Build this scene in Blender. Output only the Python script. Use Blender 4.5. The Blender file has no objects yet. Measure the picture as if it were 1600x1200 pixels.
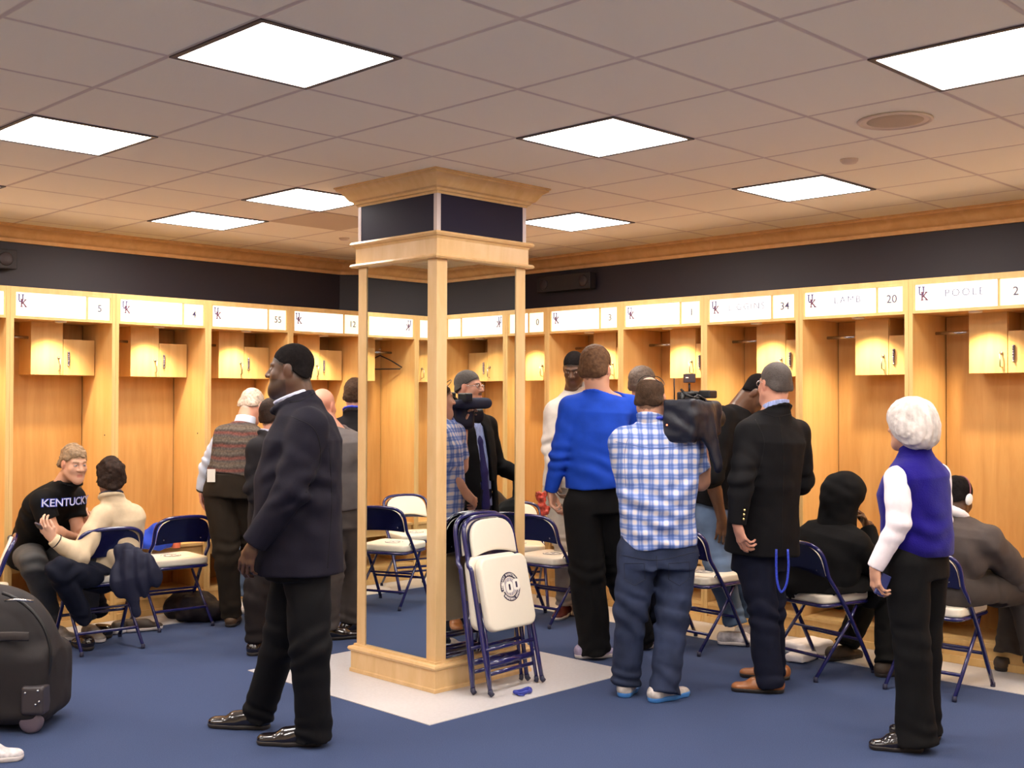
import bpy, bmesh, math, random
import numpy as np
from mathutils import Vector, Matrix
random.seed(7)
PI = math.pi
sc = bpy.context.scene
COL = sc.collection

# ------------------------------------------------------------------ camera, world, exposure
FPX, YAW, PITCH, ROLL = 1801.1, 0.7813, 0.0162, 0.0026
CAM = np.array([-4.577, -5.130, 1.596])
cd = bpy.data.cameras.new('camera')
cam = bpy.data.objects.new('camera', cd)
COL.objects.link(cam)
V_D = np.array([math.cos(YAW)*math.cos(PITCH), math.sin(YAW)*math.cos(PITCH), math.sin(PITCH)])
_r = np.array([math.sin(YAW), -math.cos(YAW), 0.0])
_u = np.cross(_r, V_D)
V_R = _r*math.cos(ROLL)+_u*math.sin(ROLL)
V_U = -_r*math.sin(ROLL)+_u*math.cos(ROLL)
m = Matrix(((V_R[0], V_U[0], -V_D[0]), (V_R[1], V_U[1], -V_D[1]), (V_R[2], V_U[2], -V_D[2]))).to_4x4()
m.translation = Vector(CAM)
cam.matrix_world = m
cd.sensor_fit = 'HORIZONTAL'
cd.sensor_width = 36.0
cd.lens = 36.0*FPX/1600.0
cd.clip_start = 0.05
sc.camera = cam
w = bpy.data.worlds.new('world'); sc.world = w
w.use_nodes = True
w.node_tree.nodes['Background'].inputs[0].default_value = (0.5, 0.5, 0.55, 1)
w.node_tree.nodes['Background'].inputs[1].default_value = 0.05
sc.view_settings.view_transform = 'Standard'
sc.view_settings.look = 'None'
sc.view_settings.gamma = 1.0
sc.view_settings.use_curve_mapping = False
sc.view_settings.exposure = 0.47
sc.cycles.use_denoising = True
try: sc.cycles.denoiser = 'OPENIMAGEDENOISE'
except Exception: pass
sc.cycles.max_bounces = 8
sc.cycles.diffuse_bounces = 5
sc.cycles.sample_clamp_indirect = 8.0
sc.cycles.caustics_reflective = False
sc.cycles.caustics_refractive = False
TROFFER_STRENGTH = 23.0      # the recessed fluorescent panels
PUCK_WATTS = 33.0            # the halogen pucks in the lockers
SIGN_STRENGTH = 1.15          # the backlit name plates

def PT(px, py, depth):
    """the place in the room seen at a point of the 1600x1200 photograph, that many metres in front of the camera"""
    return CAM + depth*(V_D + V_R*(px-800)/FPX - V_U*(py-600)/FPX)

# ------------------------------------------------------------------ materials
MATS = {}
def srgb(r, g, b):
    f = lambda c: (c/255.0/12.92) if c <= 10 else ((c/255.0+0.055)/1.055)**2.4
    return (f(r), f(g), f(b), 1.0)
def mat(name, color, rough=0.6, metal=0.0, spec=0.5, bump=None, vary=None, coat=0.0, sheen=0.0, emit=None, attr=None, weave=None):
    """bump=(scale,strength,distance), vary=(scale, amount[, stretch xyz])"""
    if name in MATS: return MATS[name]
    mt = bpy.data.materials.new(name); mt.use_nodes = True
    nt = mt.node_tree; N = nt.nodes; L = nt.links
    b = N['Principled BSDF']
    b.inputs['Base Color'].default_value = color
    b.inputs['Roughness'].default_value = rough
    b.inputs['Metallic'].default_value = metal
    b.inputs['Specular IOR Level'].default_value = spec
    b.inputs['Coat Weight'].default_value = coat
    b.inputs['Sheen Weight'].default_value = sheen
    if emit:
        b.inputs['Emission Color'].default_value = emit[0]; b.inputs['Emission Strength'].default_value = emit[1]
    tc = N.new('ShaderNodeTexCoord')
    src = None
    if attr:
        a = N.new('ShaderNodeAttribute'); a.attribute_name = attr; src = a.outputs['Color']
        L.new(src, b.inputs['Base Color'])
    if vary:
        mp = N.new('ShaderNodeMapping'); L.new(tc.outputs['Object'], mp.inputs['Vector'])
        if len(vary) > 2: mp.inputs['Scale'].default_value = vary[2]
        n = N.new('ShaderNodeTexNoise'); n.inputs['Scale'].default_value = vary[0]; n.inputs['Detail'].default_value = 4
        L.new(mp.outputs[0], n.inputs['Vector'])
        mr = N.new('ShaderNodeMapRange'); mr.inputs['From Min'].default_value = 0.3; mr.inputs['From Max'].default_value = 0.7
        mr.inputs['To Min'].default_value = 1-vary[1]; mr.inputs['To Max'].default_value = 1+vary[1]
        L.new(n.outputs['Fac'], mr.inputs['Value'])
        mx = N.new('ShaderNodeVectorMath'); mx.operation = 'SCALE'
        if src is not None: L.new(src, mx.inputs[0])
        else: mx.inputs[0].default_value = color[:3]
        L.new(mr.outputs[0], mx.inputs['Scale']); L.new(mx.outputs[0], b.inputs['Base Color'])
    if bump:
        n2 = N.new('ShaderNodeTexNoise'); n2.inputs['Scale'].default_value = bump[0]; n2.inputs['Detail'].default_value = 3
        L.new(tc.outputs['Object'], n2.inputs['Vector'])
        bp = N.new('ShaderNodeBump'); bp.inputs['Strength'].default_value = bump[1]; bp.inputs['Distance'].default_value = bump[2]
        L.new(n2.outputs['Fac'], bp.inputs['Height']); L.new(bp.outputs[0], b.inputs['Normal'])
    MATS[name] = mt
    return mt

def wood(name, base, dark, scale=(9, 9, 0.8), rough=0.38):
    if name in MATS: return MATS[name]
    mt = bpy.data.materials.new(name); mt.use_nodes = True
    nt = mt.node_tree; N = nt.nodes; L = nt.links; b = N['Principled BSDF']
    tc = N.new('ShaderNodeTexCoord'); mp = N.new('ShaderNodeMapping'); mp.inputs['Scale'].default_value = scale
    oi = N.new('ShaderNodeObjectInfo'); ad = N.new('ShaderNodeVectorMath'); ad.operation = 'ADD'
    sc3 = N.new('ShaderNodeVectorMath'); sc3.operation = 'SCALE'; sc3.inputs['Scale'].default_value = 1.3
    L.new(oi.outputs['Location'], sc3.inputs[0])
    L.new(tc.outputs['Object'], ad.inputs[0]); L.new(sc3.outputs[0], ad.inputs[1]); L.new(ad.outputs[0], mp.inputs['Vector'])
    n = N.new('ShaderNodeTexNoise'); n.inputs['Scale'].default_value = 2.2; n.inputs['Detail'].default_value = 6; n.inputs['Roughness'].default_value = 0.6
    n.inputs['Distortion'].default_value = 0.6
    L.new(mp.outputs[0], n.inputs['Vector'])
    cr = N.new('ShaderNodeValToRGB'); cr.color_ramp.elements[0].position = 0.3; cr.color_ramp.elements[0].color = dark
    cr.color_ramp.elements[1].position = 0.68; cr.color_ramp.elements[1].color = base
    L.new(n.outputs['Fac'], cr.inputs[0]); L.new(cr.outputs[0], b.inputs['Base Color'])
    b.inputs['Roughness'].default_value = rough; b.inputs['Specular IOR Level'].default_value = 0.35
    MATS[name] = mt; return mt

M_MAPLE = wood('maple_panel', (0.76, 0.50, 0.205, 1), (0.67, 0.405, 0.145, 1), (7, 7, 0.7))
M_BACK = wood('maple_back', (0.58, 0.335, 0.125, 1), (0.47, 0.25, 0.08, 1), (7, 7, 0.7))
M_TRIM = wood('maple_trim', (0.74, 0.46, 0.225, 1), (0.62, 0.35, 0.15, 1), (5, 5, 5), 0.3)
M_COLW = wood('column_maple', (0.74, 0.50, 0.255, 1), (0.65, 0.41, 0.18, 1), (6, 6, 1.2), 0.3)
M_NAVY = mat('navy_paint', srgb(29, 22, 36), 0.55)
M_NAVYP = mat('navy_panel', srgb(27, 22, 46), 0.6, spec=.2)
M_CARPET = mat('blue_carpet', srgb(64, 76, 108), 0.95, spec=0.1, bump=(420, 0.6, 0.004), vary=(230, 0.22))
M_TILE = mat('grey_tile_floor', srgb(196, 192, 194), 0.35, spec=0.4, vary=(60, 0.05))
M_MIRROR = mat('mirror_glass', (0.80, 0.82, 0.80, 1), 0.0, 1.0)
M_GREYM = mat('brushed_metal', srgb(190, 190, 195), 0.25, 1.0)
M_DARKM = mat('dark_metal', srgb(60, 60, 66), 0.4, 0.8)
M_STRIP = mat('pale_corner_bead', srgb(205, 190, 190), 0.4)
M_WHITE = mat('white_plastic', srgb(225, 222, 220), 0.4)
M_BLACKP = mat('black_plastic', srgb(20, 20, 24), 0.45)
M_INK = mat('navy_ink', srgb(40, 32, 95), 0.5)
M_INK_RED = mat('maroon_ink', srgb(120, 40, 70), 0.5)

# ------------------------------------------------------------------ tags and mesh helpers
def tag(o, label=None, cat=None, group=None, kind=None):
    if label: o['label'] = label
    if cat: o['category'] = cat
    if group: o['group'] = group
    if kind: o['kind'] = kind
    return o
def empty(name, loc=(0, 0, 0), rz=0.0, label=None, cat=None, group=None):
    o = bpy.data.objects.new(name, None); COL.objects.link(o)
    o.location = loc; o.rotation_euler = (0, 0, rz); o.empty_display_size = 0.1
    return tag(o, label, cat, group)
def link(name, me, material, parent=None, smooth=False):
    o = bpy.data.objects.new(name, me); COL.objects.link(o)
    if material is not None:
        for mm in (material if isinstance(material, (list, tuple)) else [material]): me.materials.append(mm)
    if parent is not None: o.parent = parent
    if smooth:
        me.polygons.foreach_set('use_smooth', [True]*len(me.polygons))
    return o
class MB:
    def __init__(s): s.v = []; s.f = []; s.sm = []
    def add(s, vs, fs, smooth=False):
        n = len(s.v); s.v += [tuple(v) for v in vs]
        s.f += [tuple(i+n for i in f) for f in fs]; s.sm += [smooth]*len(fs)
        return s
    def box(s, x0, x1, y0, y1, z0, z1, bev=0.0):
        if bev <= 0:
            vs = [(x, y, z) for z in (z0, z1) for y in (y0, y1) for x in (x0, x1)]
            return s.add(vs, [(0, 2, 3, 1), (4, 5, 7, 6), (0, 1, 5, 4), (2, 6, 7, 3), (0, 4, 6, 2), (1, 3, 7, 5)])
        bm = bmesh.new(); bmesh.ops.create_cube(bm, size=1.0)
        for v in bm.verts:
            v.co = Vector(((x0+x1)/2+v.co.x*(x1-x0), (y0+y1)/2+v.co.y*(y1-y0), (z0+z1)/2+v.co.z*(z1-z0)))
        bmesh.ops.bevel(bm, geom=bm.edges[:], offset=bev, segments=3, affect='EDGES', profile=0.6)
        return s.bm(bm)
    def bm(s, bm, smooth=False, M=None):
        bm.verts.ensure_lookup_table()
        vs = [(M @ v.co) if M is not None else v.co.copy() for v in bm.verts]
        fs = [tuple(v.index for v in f.verts) for f in bm.faces]
        bm.free()
        return s.add(vs, fs, smooth)
    def tube(s, pts, r, seg=12, closed=False, caps=True, flat=None):
        """a tube along pts; r number or list; flat=(axis vector, factor) squashes the section"""
        P = [Vector(p) for p in pts]; n = len(P)
        rs = r if isinstance(r, (list, tuple)) else [r]*n
        T = []
        for i in range(n):
            a = P[(i-1) % n] if (closed or i > 0) else P[i]
            b = P[(i+1) % n] if (closed or i < n-1) else P[i]
            t = (b-a); T.append(t.normalized() if t.length > 1e-9 else Vector((0, 0, 1)))
        up = Vector((0, 0, 1)) if abs(T[0].z) < 0.9 else Vector((1, 0, 0))
        nrm = (up - T[0]*up.dot(T[0])).normalized()
        rings = []
        for i in range(n):
            if i > 0:
                ax = T[i-1].cross(T[i])
                if ax.length > 1e-7:
                    nrm = Matrix.Rotation(T[i-1].angle(T[i]), 3, ax.normalized()) @ nrm
                nrm = (nrm - T[i]*nrm.dot(T[i])).normalized()
            bi = T[i].cross(nrm)
            ring = []
            for k in range(seg):
                a = 2*PI*k/seg
                off = (nrm*math.cos(a)+bi*math.sin(a))*rs[i]
                if flat: 
                    ax = Vector(flat[0]).normalized(); off = off - ax*off.dot(ax)*(1-flat[1])
                ring.append(P[i]+off)
            rings.append(ring)
        vs = [v for ring in rings for v in ring]; fs = []
        for i in range(n if closed else n-1):
            for k in range(seg):
                k2 = (k+1) % seg; j = (i+1) % n
                fs.append((i*seg+k, i*seg+k2, j*seg+k2, j*seg+k))
        s.add(vs, fs, True)
        if caps and not closed:
            b0 = len(s.v)-n*seg
            s.f.append(tuple(b0+k for k in reversed(range(seg)))); s.sm.append(False)
            s.f.append(tuple(b0+(n-1)*seg+k for k in range(seg))); s.sm.append(False)
        return s
    def lathe(s, prof, seg=24, c=(0, 0, 0), ax='z', smooth=True):
        vs = []; fs = []; n = len(prof)
        for k in range(seg):
            a = 2*PI*k/seg
            for (r, h) in prof:
                p = (r*math.cos(a), r*math.sin(a), h)
                if ax == 'y': p = (p[0], p[2], p[1])
                if ax == 'x': p = (p[2], p[0], p[1])
                vs.append((c[0]+p[0], c[1]+p[1], c[2]+p[2]))
        for k in range(seg):
            k2 = (k+1) % seg
            for i in range(n-1): fs.append((k*n+i, k2*n+i, k2*n+i+1, k*n+i+1))
        s.add(vs, fs, smooth)
        b0 = len(s.v)-n*seg
        for i, rv in ((0, True), (n-1, False)):
            if prof[i][0] > 1e-6:
                lp = [b0+k*n+i for k in range(seg)]
                s.f.append(tuple(reversed(lp)) if rv else tuple(lp)); s.sm.append(False)
        return s
    def prism(s, poly, z0, z1, M=None, bev=0.0, seg=2):
        """poly in xy extruded z0..z1, then mapped by M"""
        bm = bmesh.new()
        vs = [bm.verts.new((p[0], p[1], z0)) for p in poly]
        f = bm.faces.new(vs); bm.normal_update()
        if f.normal.z > 0: f.normal_flip()
        r = bmesh.ops.extrude_face_region(bm, geom=[f])
        for g in r['geom']:
            if isinstance(g, bmesh.types.BMVert): g.co.z = z1
        if bev:
            ed = [e for e in bm.edges if abs(e.verts[0].co.z-e.verts[1].co.z) < 1e-6]
            bmesh.ops.bevel(bm, geom=ed, offset=bev, segments=seg, affect='EDGES', profile=0.6)
        bmesh.ops.recalc_face_normals(bm, faces=bm.faces)
        return s.bm(bm, False, M)
    def xf(s, M):
        s.v = [tuple(M @ Vector(v)) for v in s.v]; return s
    def mesh(s, name):
        me = bpy.data.meshes.new(name); me.from_pydata(s.v, [], s.f)
        me.polygons.foreach_set('use_smooth', s.sm); me.update()
        return me
    def build(s, name, material, parent=None):
        return link(name, s.mesh(name), material, parent)
def smooth_angle(o, ang=35):
    me = o.data
    me.polygons.foreach_set('use_smooth', [True]*len(me.polygons))
    bm = bmesh.new(); bm.from_mesh(me)
    for e in bm.edges:
        if len(e.link_faces) == 2 and e.calc_face_angle(0) > math.radians(ang): e.smooth = False
    bm.to_mesh(me); bm.free(); return o
def text_mesh(txt, size, depth=0.001, align='LEFT', spacing=1.0, bold=0.0):
    cu = bpy.data.curves.new('lettering', 'FONT'); cu.body = txt; cu.size = size; cu.extrude = depth; cu.align_x = align
    cu.space_character = spacing; cu.offset = bold; cu.resolution_u = 3
    o = bpy.data.objects.new('lettering', cu); COL.objects.link(o)
    dg = bpy.context.evaluated_depsgraph_get(); me = bpy.data.meshes.new_from_object(o.evaluated_get(dg))
    bpy.data.objects.remove(o); bpy.data.curves.remove(cu)
    return me
def copy_tree(o, parent=None):
    c = o.copy(); COL.objects.link(c)
    if parent is not None: c.parent = parent
    for ch in list(o.children): copy_tree(ch, c)
    return c
# ------------------------------------------------------------------ the room shell
CEIL = 2.874
WY, WX = 3.37, 2.92            # faces of the left and right walls
X0, Y0 = -6.2, -6.6            # walls behind the camera
CH = [(X0, WY), (1.76, WY), (WX, 2.26), (WX, Y0)]        # inside line of the walls, with the cut corner
FY, FX = 2.843, 2.387          # faces of the lockers

def struct(o): return tag(o, kind='structure')
struct(MB().box(X0-.1, WX+.1, Y0-.1, WY+.1, -.1, 0).build('floor', M_CARPET))
# ceiling tiles: grid of 2 ft reveals
def ceiling_mat():
    mt = bpy.data.materials.new('ceiling_tiles'); mt.use_nodes = True
    nt = mt.node_tree; N = nt.nodes; L = nt.links; b = N['Principled BSDF']
    g = N.new('ShaderNodeNewGeometry'); sx = N.new('ShaderNodeSeparateXYZ'); L.new(g.outputs['Position'], sx.inputs[0])
    outs = []
    for i, off in ((0, -4.0338*.6096), (1, -3.0313*.6096)):
        a = N.new('ShaderNodeMath'); a.operation = 'SUBTRACT'; L.new(sx.outputs[i], a.inputs[0]); a.inputs[1].default_value = off
        d = N.new('ShaderNodeMath'); d.operation = 'DIVIDE'; L.new(a.outputs[0], d.inputs[0]); d.inputs[1].default_value = .6096
        f = N.new('ShaderNodeMath'); f.operation = 'PINGPONG'; L.new(d.outputs[0], f.inputs[0]); f.inputs[1].default_value = 0.5
        outs.append(f.outputs[0])
    mn = N.new('ShaderNodeMath'); mn.operation = 'MINIMUM'; L.new(outs[0], mn.inputs[0]); L.new(outs[1], mn.inputs[1])
    mr = N.new('ShaderNodeMapRange'); mr.inputs['From Min'].default_value = .010; mr.inputs['From Max'].default_value = .022
    L.new(mn.outputs[0], mr.inputs['Value'])
    no = N.new('ShaderNodeTexNoise'); no.inputs['Scale'].default_value = 90; L.new(g.outputs['Position'], no.inputs['Vector'])
    mx = N.new('ShaderNodeMix'); mx.data_type = 'RGBA'
    mx.inputs[6].default_value = (.72, .60, .52, 1); mx.inputs[7].default_value = (.98, .90, .74, 1)
    L.new(mr.outputs[0], mx.inputs[0]); L.new(mx.outputs[2], b.inputs['Base Color'])
    ad = N.new('ShaderNodeMath'); ad.operation = 'MULTIPLY_ADD'; L.new(no.outputs['Fac'], ad.inputs[0]); ad.inputs[1].default_value = .12
    L.new(mr.outputs[0], ad.inputs[2])
    bp = N.new('ShaderNodeBump'); bp.inputs['Strength'].default_value = .6; bp.inputs['Distance'].default_value = .008
    L.new(ad.outputs[0], bp.inputs['Height']); L.new(bp.outputs[0], b.inputs['Normal'])
    b.inputs['Roughness'].default_value = .95; b.inputs['Specular IOR Level'].default_value = .1
    return mt
struct(MB().box(X0-.1, WX+.1, Y0-.1, WY+.1, CEIL, CEIL+.1).build('ceiling', ceiling_mat()))
struct(MB().box(X0-.1, 1.76, WY, WY+.1, 0, CEIL).build('wall_left', M_NAVY))
struct(MB().box(WX, WX+.1, Y0-.1, 2.26, 0, CEIL).build('wall_right', M_NAVY))
struct(MB().prism([(1.76, WY), (1.76, WY+.1), (WX+.1, WY+.1), (WX+.1, 2.26), (WX, 2.26)], 0, CEIL).build('wall_corner', M_NAVY))
M_BEIGE = mat('beige_wall_paint', srgb(240, 222, 190), .8)
struct(MB().box(X0-.1, X0, Y0, WY, 0, CEIL).build('wall_rear_left', M_BEIGE))
struct(MB().box(X0, WX, Y0-.1, Y0, 0, CEIL).build('wall_rear_right', M_BEIGE))
# grey tile: band in front of the lockers, and the square about the column (thin floor finishes)
ST = 0.004
struct(MB().prism([(X0, 2.447), (1.36, 2.447), (1.909, 1.90), (1.909, Y0), (2.40, Y0), (2.40, 2.16), (1.63, 2.86), (X0, 2.86)], 0, ST).build('floor_tile_band', M_TILE))
struct(MB().box(-.80, .81, -.815, .82, 0, ST).build('floor_tile_square', M_TILE))

def sweep(path, prof, closed=False):
    """prof: (distance inwards from the path, z); path points in plan, inside on the right-hand side of travel"""
    n = len(path); rings = []
    for i in range(n):
        p = Vector(path[i])
        if closed or 0 < i < n-1:
            a = (p-Vector(path[i-1])).normalized(); b = (Vector(path[(i+1) % n])-p).normalized()
        elif i == 0: a = b = (Vector(path[1])-p).normalized()
        else: a = b = (p-Vector(path[i-1])).normalized()
        na = Vector((a.y, -a.x)); nb = Vector((b.y, -b.x)); mt = (na+nb).normalized(); mt /= max(.2, mt.dot(na))
        rings.append([(p.x+mt.x*d, p.y+mt.y*d, z) for d, z in prof])
    k = len(prof); vs = [v for r in rings for v in r]; fs = []
    for i in range(n if closed else n-1):
        j = (i+1) % n
        for q in range(k): fs.append((i*k+q, j*k+q, j*k+(q+1) % k, i*k+(q+1) % k))
    if not closed: fs += [tuple(range(k)), tuple(reversed(range((n-1)*k, n*k)))]
    b = MB().add(vs, fs); return b
def fixn(o):
    bm = bmesh.new(); bm.from_mesh(o.data); bmesh.ops.recalc_face_normals(bm, faces=bm.faces); bm.to_mesh(o.data); bm.free(); return o
crown_prof = [(0, CEIL-.118), (.022, CEIL-.118), (.026, CEIL-.106), (.03, CEIL-.092), (.045, CEIL-.088), (.062, CEIL-.074), (.075, CEIL-.055),
              (.095, CEIL-.036), (.12, CEIL-.024), (.142, CEIL-.021), (.148, CEIL-.010), (.16, CEIL-.008), (.16, CEIL-.0005), (0, CEIL-.0005)]
struct(smooth_angle(fixn(sweep(CH, crown_prof).build('trim_crown', M_TRIM)), 25))

# recessed fluorescent panels, one 2 ft tile each
def tile(i, j): return ((i-4.0338)*.6096, (j-3.0313)*.6096)
M_PANEL = mat('lit_diffuser', (1, 1, 1, 1), 0.6, emit=((1.0, 0.93, 0.86, 1), TROFFER_STRENGTH))
M_RIM = mat('dark_light_frame', srgb(66, 56, 62), 0.5)
def make_light():
    t = empty('ceiling_light')
    h = .3048
    f = MB()
    for (a, b, c, d) in ((-h, h, -h, -h+.022), (-h, h, h-.022, h), (-h, -h+.022, -h+.022, h-.022), (h-.022, h, -h+.022, h-.022)):
        f.box(a, b, c, d, -.006, -.0005)
    f.build('frame', M_RIM, t)
    MB().box(-h+.021, h-.021, -h+.021, h-.021, -.004, -.0015).build('diffuser', M_PANEL, t)
    return t
lt = None
LIGHTS = [((0, 0), 'lit square ceiling panel nearest the camera, left of the column top'),
          ((0, 3), 'lit square ceiling panel above the leftmost lockers'),
          ((3, 0), 'lit square ceiling panel just right of the column top'),
          ((3, -3), 'lit square ceiling panel cut by the upper right edge'),
          ((6, 0), 'lit square ceiling panel over the right lockers, beyond the round smoke detector'),
          ((6, 3), 'small lit ceiling panel touching the right side of the column top'),
          ((3, 4), 'lit ceiling panel partly hidden behind the left of the column crown'),
          ((3, 6), 'smallest lit ceiling panel, by the crown over the left wall'),
          ((0, 6), 'lit ceiling panel whose corner just shows at the left edge'),
          ((6, -3), None), ((0, -3), None), ((-3, 0), None), ((-3, 3), None), ((-3, -3), None), ((-3, 6), None), ((6, -6), None), ((3, -6), None), ((0, -6), None), ((-3, -6), None)]
for (ij, lab) in LIGHTS:
    if lt is None: lt = make_light(); o = lt
    else: o = copy_tree(lt)
    x, y = tile(ij[0]+.5, ij[1]+.5); o.location = (x, y, CEIL)
    tag(o, lab or 'lit square ceiling panel in the row behind the photographer', 'ceiling light', 'recessed fluorescent ceiling panels')

# round speaker grille, smoke detector, sprinkler cap and the air return
t = empty('ceiling_speaker', (.31, -2.71, CEIL), label='round flush speaker grille in the ceiling at upper right', cat='speaker')
MB().lathe([(.150, -.0005), (.165, -.004), (.160, -.010), (.146, -.011), (.146, -.006)], 40).build('ring', mat('grille_ring', srgb(226, 204, 184), .5), t)
MB().lathe([(0, -.009), (.08, -.008), (.145, -.005), (.145, -.001), (0, -.001)], 40).build('grille', mat('grille_tan', srgb(196, 172, 146), .7, bump=(600, .5, .002)), t)
t = MB().lathe([(0, -.022), (.035, -.021), (.045, -.010), (.047, -.0005), (0, -.0005)], 28).build('smoke_detector', mat('detector_plastic', srgb(220, 198, 180), .5))
t.location = (.934, -2.146, CEIL); tag(t, 'small round white detector cap on the ceiling below the speaker grille', 'smoke detector')
t = MB().lathe([(0, -.018), (.030, -.017), (.040, -.008), (.042, -.0005), (0, -.0005)], 28).build('sprinkler_cap', mat('detector_plastic', srgb(220, 198, 180), .5))
t.location = (.86, 2.106, CEIL); tag(t, 'small round cap on the ceiling left of the column crown', 'sprinkler')
t = empty('air_vent', (*tile(4.5, 5.5), CEIL), label='tan square air return in the ceiling beside the left small light panel', cat='vent')
MB().box(-.30, .30, -.30, .30, -.004, -.0006).build('grille', mat('vent_tan', srgb(214, 194, 168), .8, bump=(300, .6, .002)), t)

# dark speakers on the navy wall
def wall_speaker(name, loc, rz, label, wide):
    t = empty(name, loc, rz, label, 'speaker')
    M_SPK = mat('dark_speaker', srgb(30, 24, 30), .6); 
    MB().box(-wide/2, wide/2, -.10, -.02, -.07, .07, .008).build('cabinet', M_SPK, t)
    for k in (-1, 1):
        MB().lathe([(0, -.104), (.045, -.106), (.05, -.10)], 20, (k*(wide/2-.08), 0, 0), 'y').build('driver', mat('driver_cone', srgb(48, 38, 44), .5), t)
    MB().box(-.03, .03, -.02, -.001, -.04, .04).build('bracket', M_SPK, t)
wall_speaker('wall_speaker', (WX, 1.59, 2.64), -PI/2, 'long dark speaker mounted on the navy wall right of the column', .62)
wall_speaker('wall_speaker', (-1.33, WY, 2.62), 0, 'dark speaker mounted on the navy wall at the left edge', .28)

# ------------------------------------------------------------------ the mirrored column
def ring_molding(half, prof):
    return sweep([(-half, half), (half, half), (half, -half), (-half, -half)][::-1], prof, True)
col = empty('mirrored_column', (0, 0, 0), label='square maple column with tall mirrors, navy band and wooden crown', cat='column')
B = .352
def molding(name, half, prof, mt):
    # prof: (outwards, z)
    o = fixn(ring_molding(half, [(d, z) for d, z in prof]).build(name, mt, col)); return smooth_angle(o, 25)
# the ring's inside is its right-hand side going this way, so positive distances would go inwards
MB().box(-B+.02, B-.02, -B+.02, B-.02, ST, CEIL-.12).build('core', mat('core_dark', srgb(40, 34, 30), .8), col)
molding('plinth', B-.01, [(0, ST), (.040, ST), (.040, .022), (.034, .028), (.034, .125), (.045, .131), (.050, .142), (.045, .153), (.024, .157), (.022, .168), (0, .168)], M_COLW)
PW = .078
for sx in (-1, 1):
    for sy in (-1, 1):
        MB().box(min(sx*B, sx*(B-PW)), max(sx*B, sx*(B-PW)), min(sy*B, sy*(B-PW)), max(sy*B, sy*(B-PW)), .16, 2.42, .003).build('corner_post', M_COLW, col)
for k in range(4):
    a = k*PI/2; R = Matrix.Rotation(a, 4, 'Z')
    MB().box(-B+PW+.0005, B-PW-.0005, -B+.006, -B+.012, .168, 2.40).xf(R).build('mirror', M_MIRROR, col)
    MB().box(-B+.026, B-.026, -B-.0005, -B+.015, 2.545, 2.76).xf(R).build('navy_panel', M_NAVYP, col)
for sx in (-1, 1):
    for sy in (-1, 1):
        MB().box(min(sx*(B+.002), sx*(B-.026)), max(sx*(B+.002), sx*(B-.026)), min(sy*(B+.002), sy*(B-.026)), max(sy*(B+.002), sy*(B-.026)), 2.54, 2.77).build('corner_bead', M_STRIP, col)
molding('entablature', B-.01, [(0, 2.395), (.042, 2.395), (.049, 2.404), (.042, 2.415), (.022, 2.419), (.022, 2.505), (.030, 2.518), (.042, 2.522), (.049, 2.533), (.042, 2.545), (0, 2.547)], M_COLW)
molding('crown', B-.01, [(0, 2.757), (.014, 2.757), (.02, 2.768), (.03, 2.772), (.036, 2.784), (.052, 2.792), (.066, 2.812), (.082, 2.836), (.1, 2.848), (.108, 2.852), (.110, 2.862), (.117, 2.864), (.117, CEIL-.0005), (0, CEIL-.0005)], M_COLW)
# ------------------------------------------------------------------ lockers
LW = .785; LD = .50; LH = 2.385
M_PLATE = mat('lit_name_plate', srgb(250, 245, 235), .5, emit=((1.0, .93, .86, 1), SIGN_STRENGTH))
M_NPLATE = mat('lit_number_plate', srgb(240, 225, 190), .5, emit=((1.0, .88, .66, 1), SIGN_STRENGTH*.68))
M_FAINT = mat('washed_out_lettering', srgb(70, 64, 96), .6, emit=((.80, .74, .92, 1), .14))
M_LOGO = mat('backlit_logo', srgb(50, 36, 80), .5, emit=((.20, .10, .30, 1), .2))
M_LOGO2 = mat('backlit_logo_red', srgb(84, 34, 52), .5, emit=((.30, .08, .14, 1), .2))
M_NUM = mat('backlit_number', srgb(50, 42, 80), .5, emit=((.2, .16, .32, 1), .15))
M_LOCK = mat('blued_steel', srgb(120, 120, 150), .35, .8)
M_RINGW = mat('lamp_ring_white', srgb(235, 228, 215), .4)
M_PUCK = mat('lamp_lens', (1, 1, 1, 1), .4, emit=((1.0, .85, .6, 1), 5))
def slab(b, x0, y0, x1, y1): b.add([(x0, 0, y0), (x1, 0, y0), (x1, 0, y1), (x0, 0, y1), (x0, .0012, y0), (x1, .0012, y0), (x1, .0012, y1), (x0, .0012, y1)],
                                   [(0, 1, 2, 3), (7, 6, 5, 4), (0, 4, 5, 1), (1, 5, 6, 2), (2, 6, 7, 3), (3, 7, 4, 0)])
def bar2(b, p, q, wd):
    d = Vector((q[0]-p[0], q[1]-p[1])); n = Vector((-d.y, d.x)).normalized()*wd/2
    P = [(p[0]+n.x, p[1]+n.y), (q[0]+n.x, q[1]+n.y), (q[0]-n.x, q[1]-n.y), (p[0]-n.x, p[1]-n.y)]
    b.add([(x, 0, y) for x, y in P]+[(x, .0012, y) for x, y in P], [(3, 2, 1, 0), (4, 5, 6, 7), (0, 1, 5, 4), (1, 2, 6, 5), (2, 3, 7, 6), (3, 0, 4, 7)])
def letter_u(b, s):
    slab(b, 0, .88*s, .36*s, s); slab(b, .48*s, .88*s, .84*s, s)
    slab(b, .10*s, .18*s, .26*s, .9*s); slab(b, .58*s, .18*s, .74*s, .9*s); slab(b, .16*s, 0, .68*s, .18*s)
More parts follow.
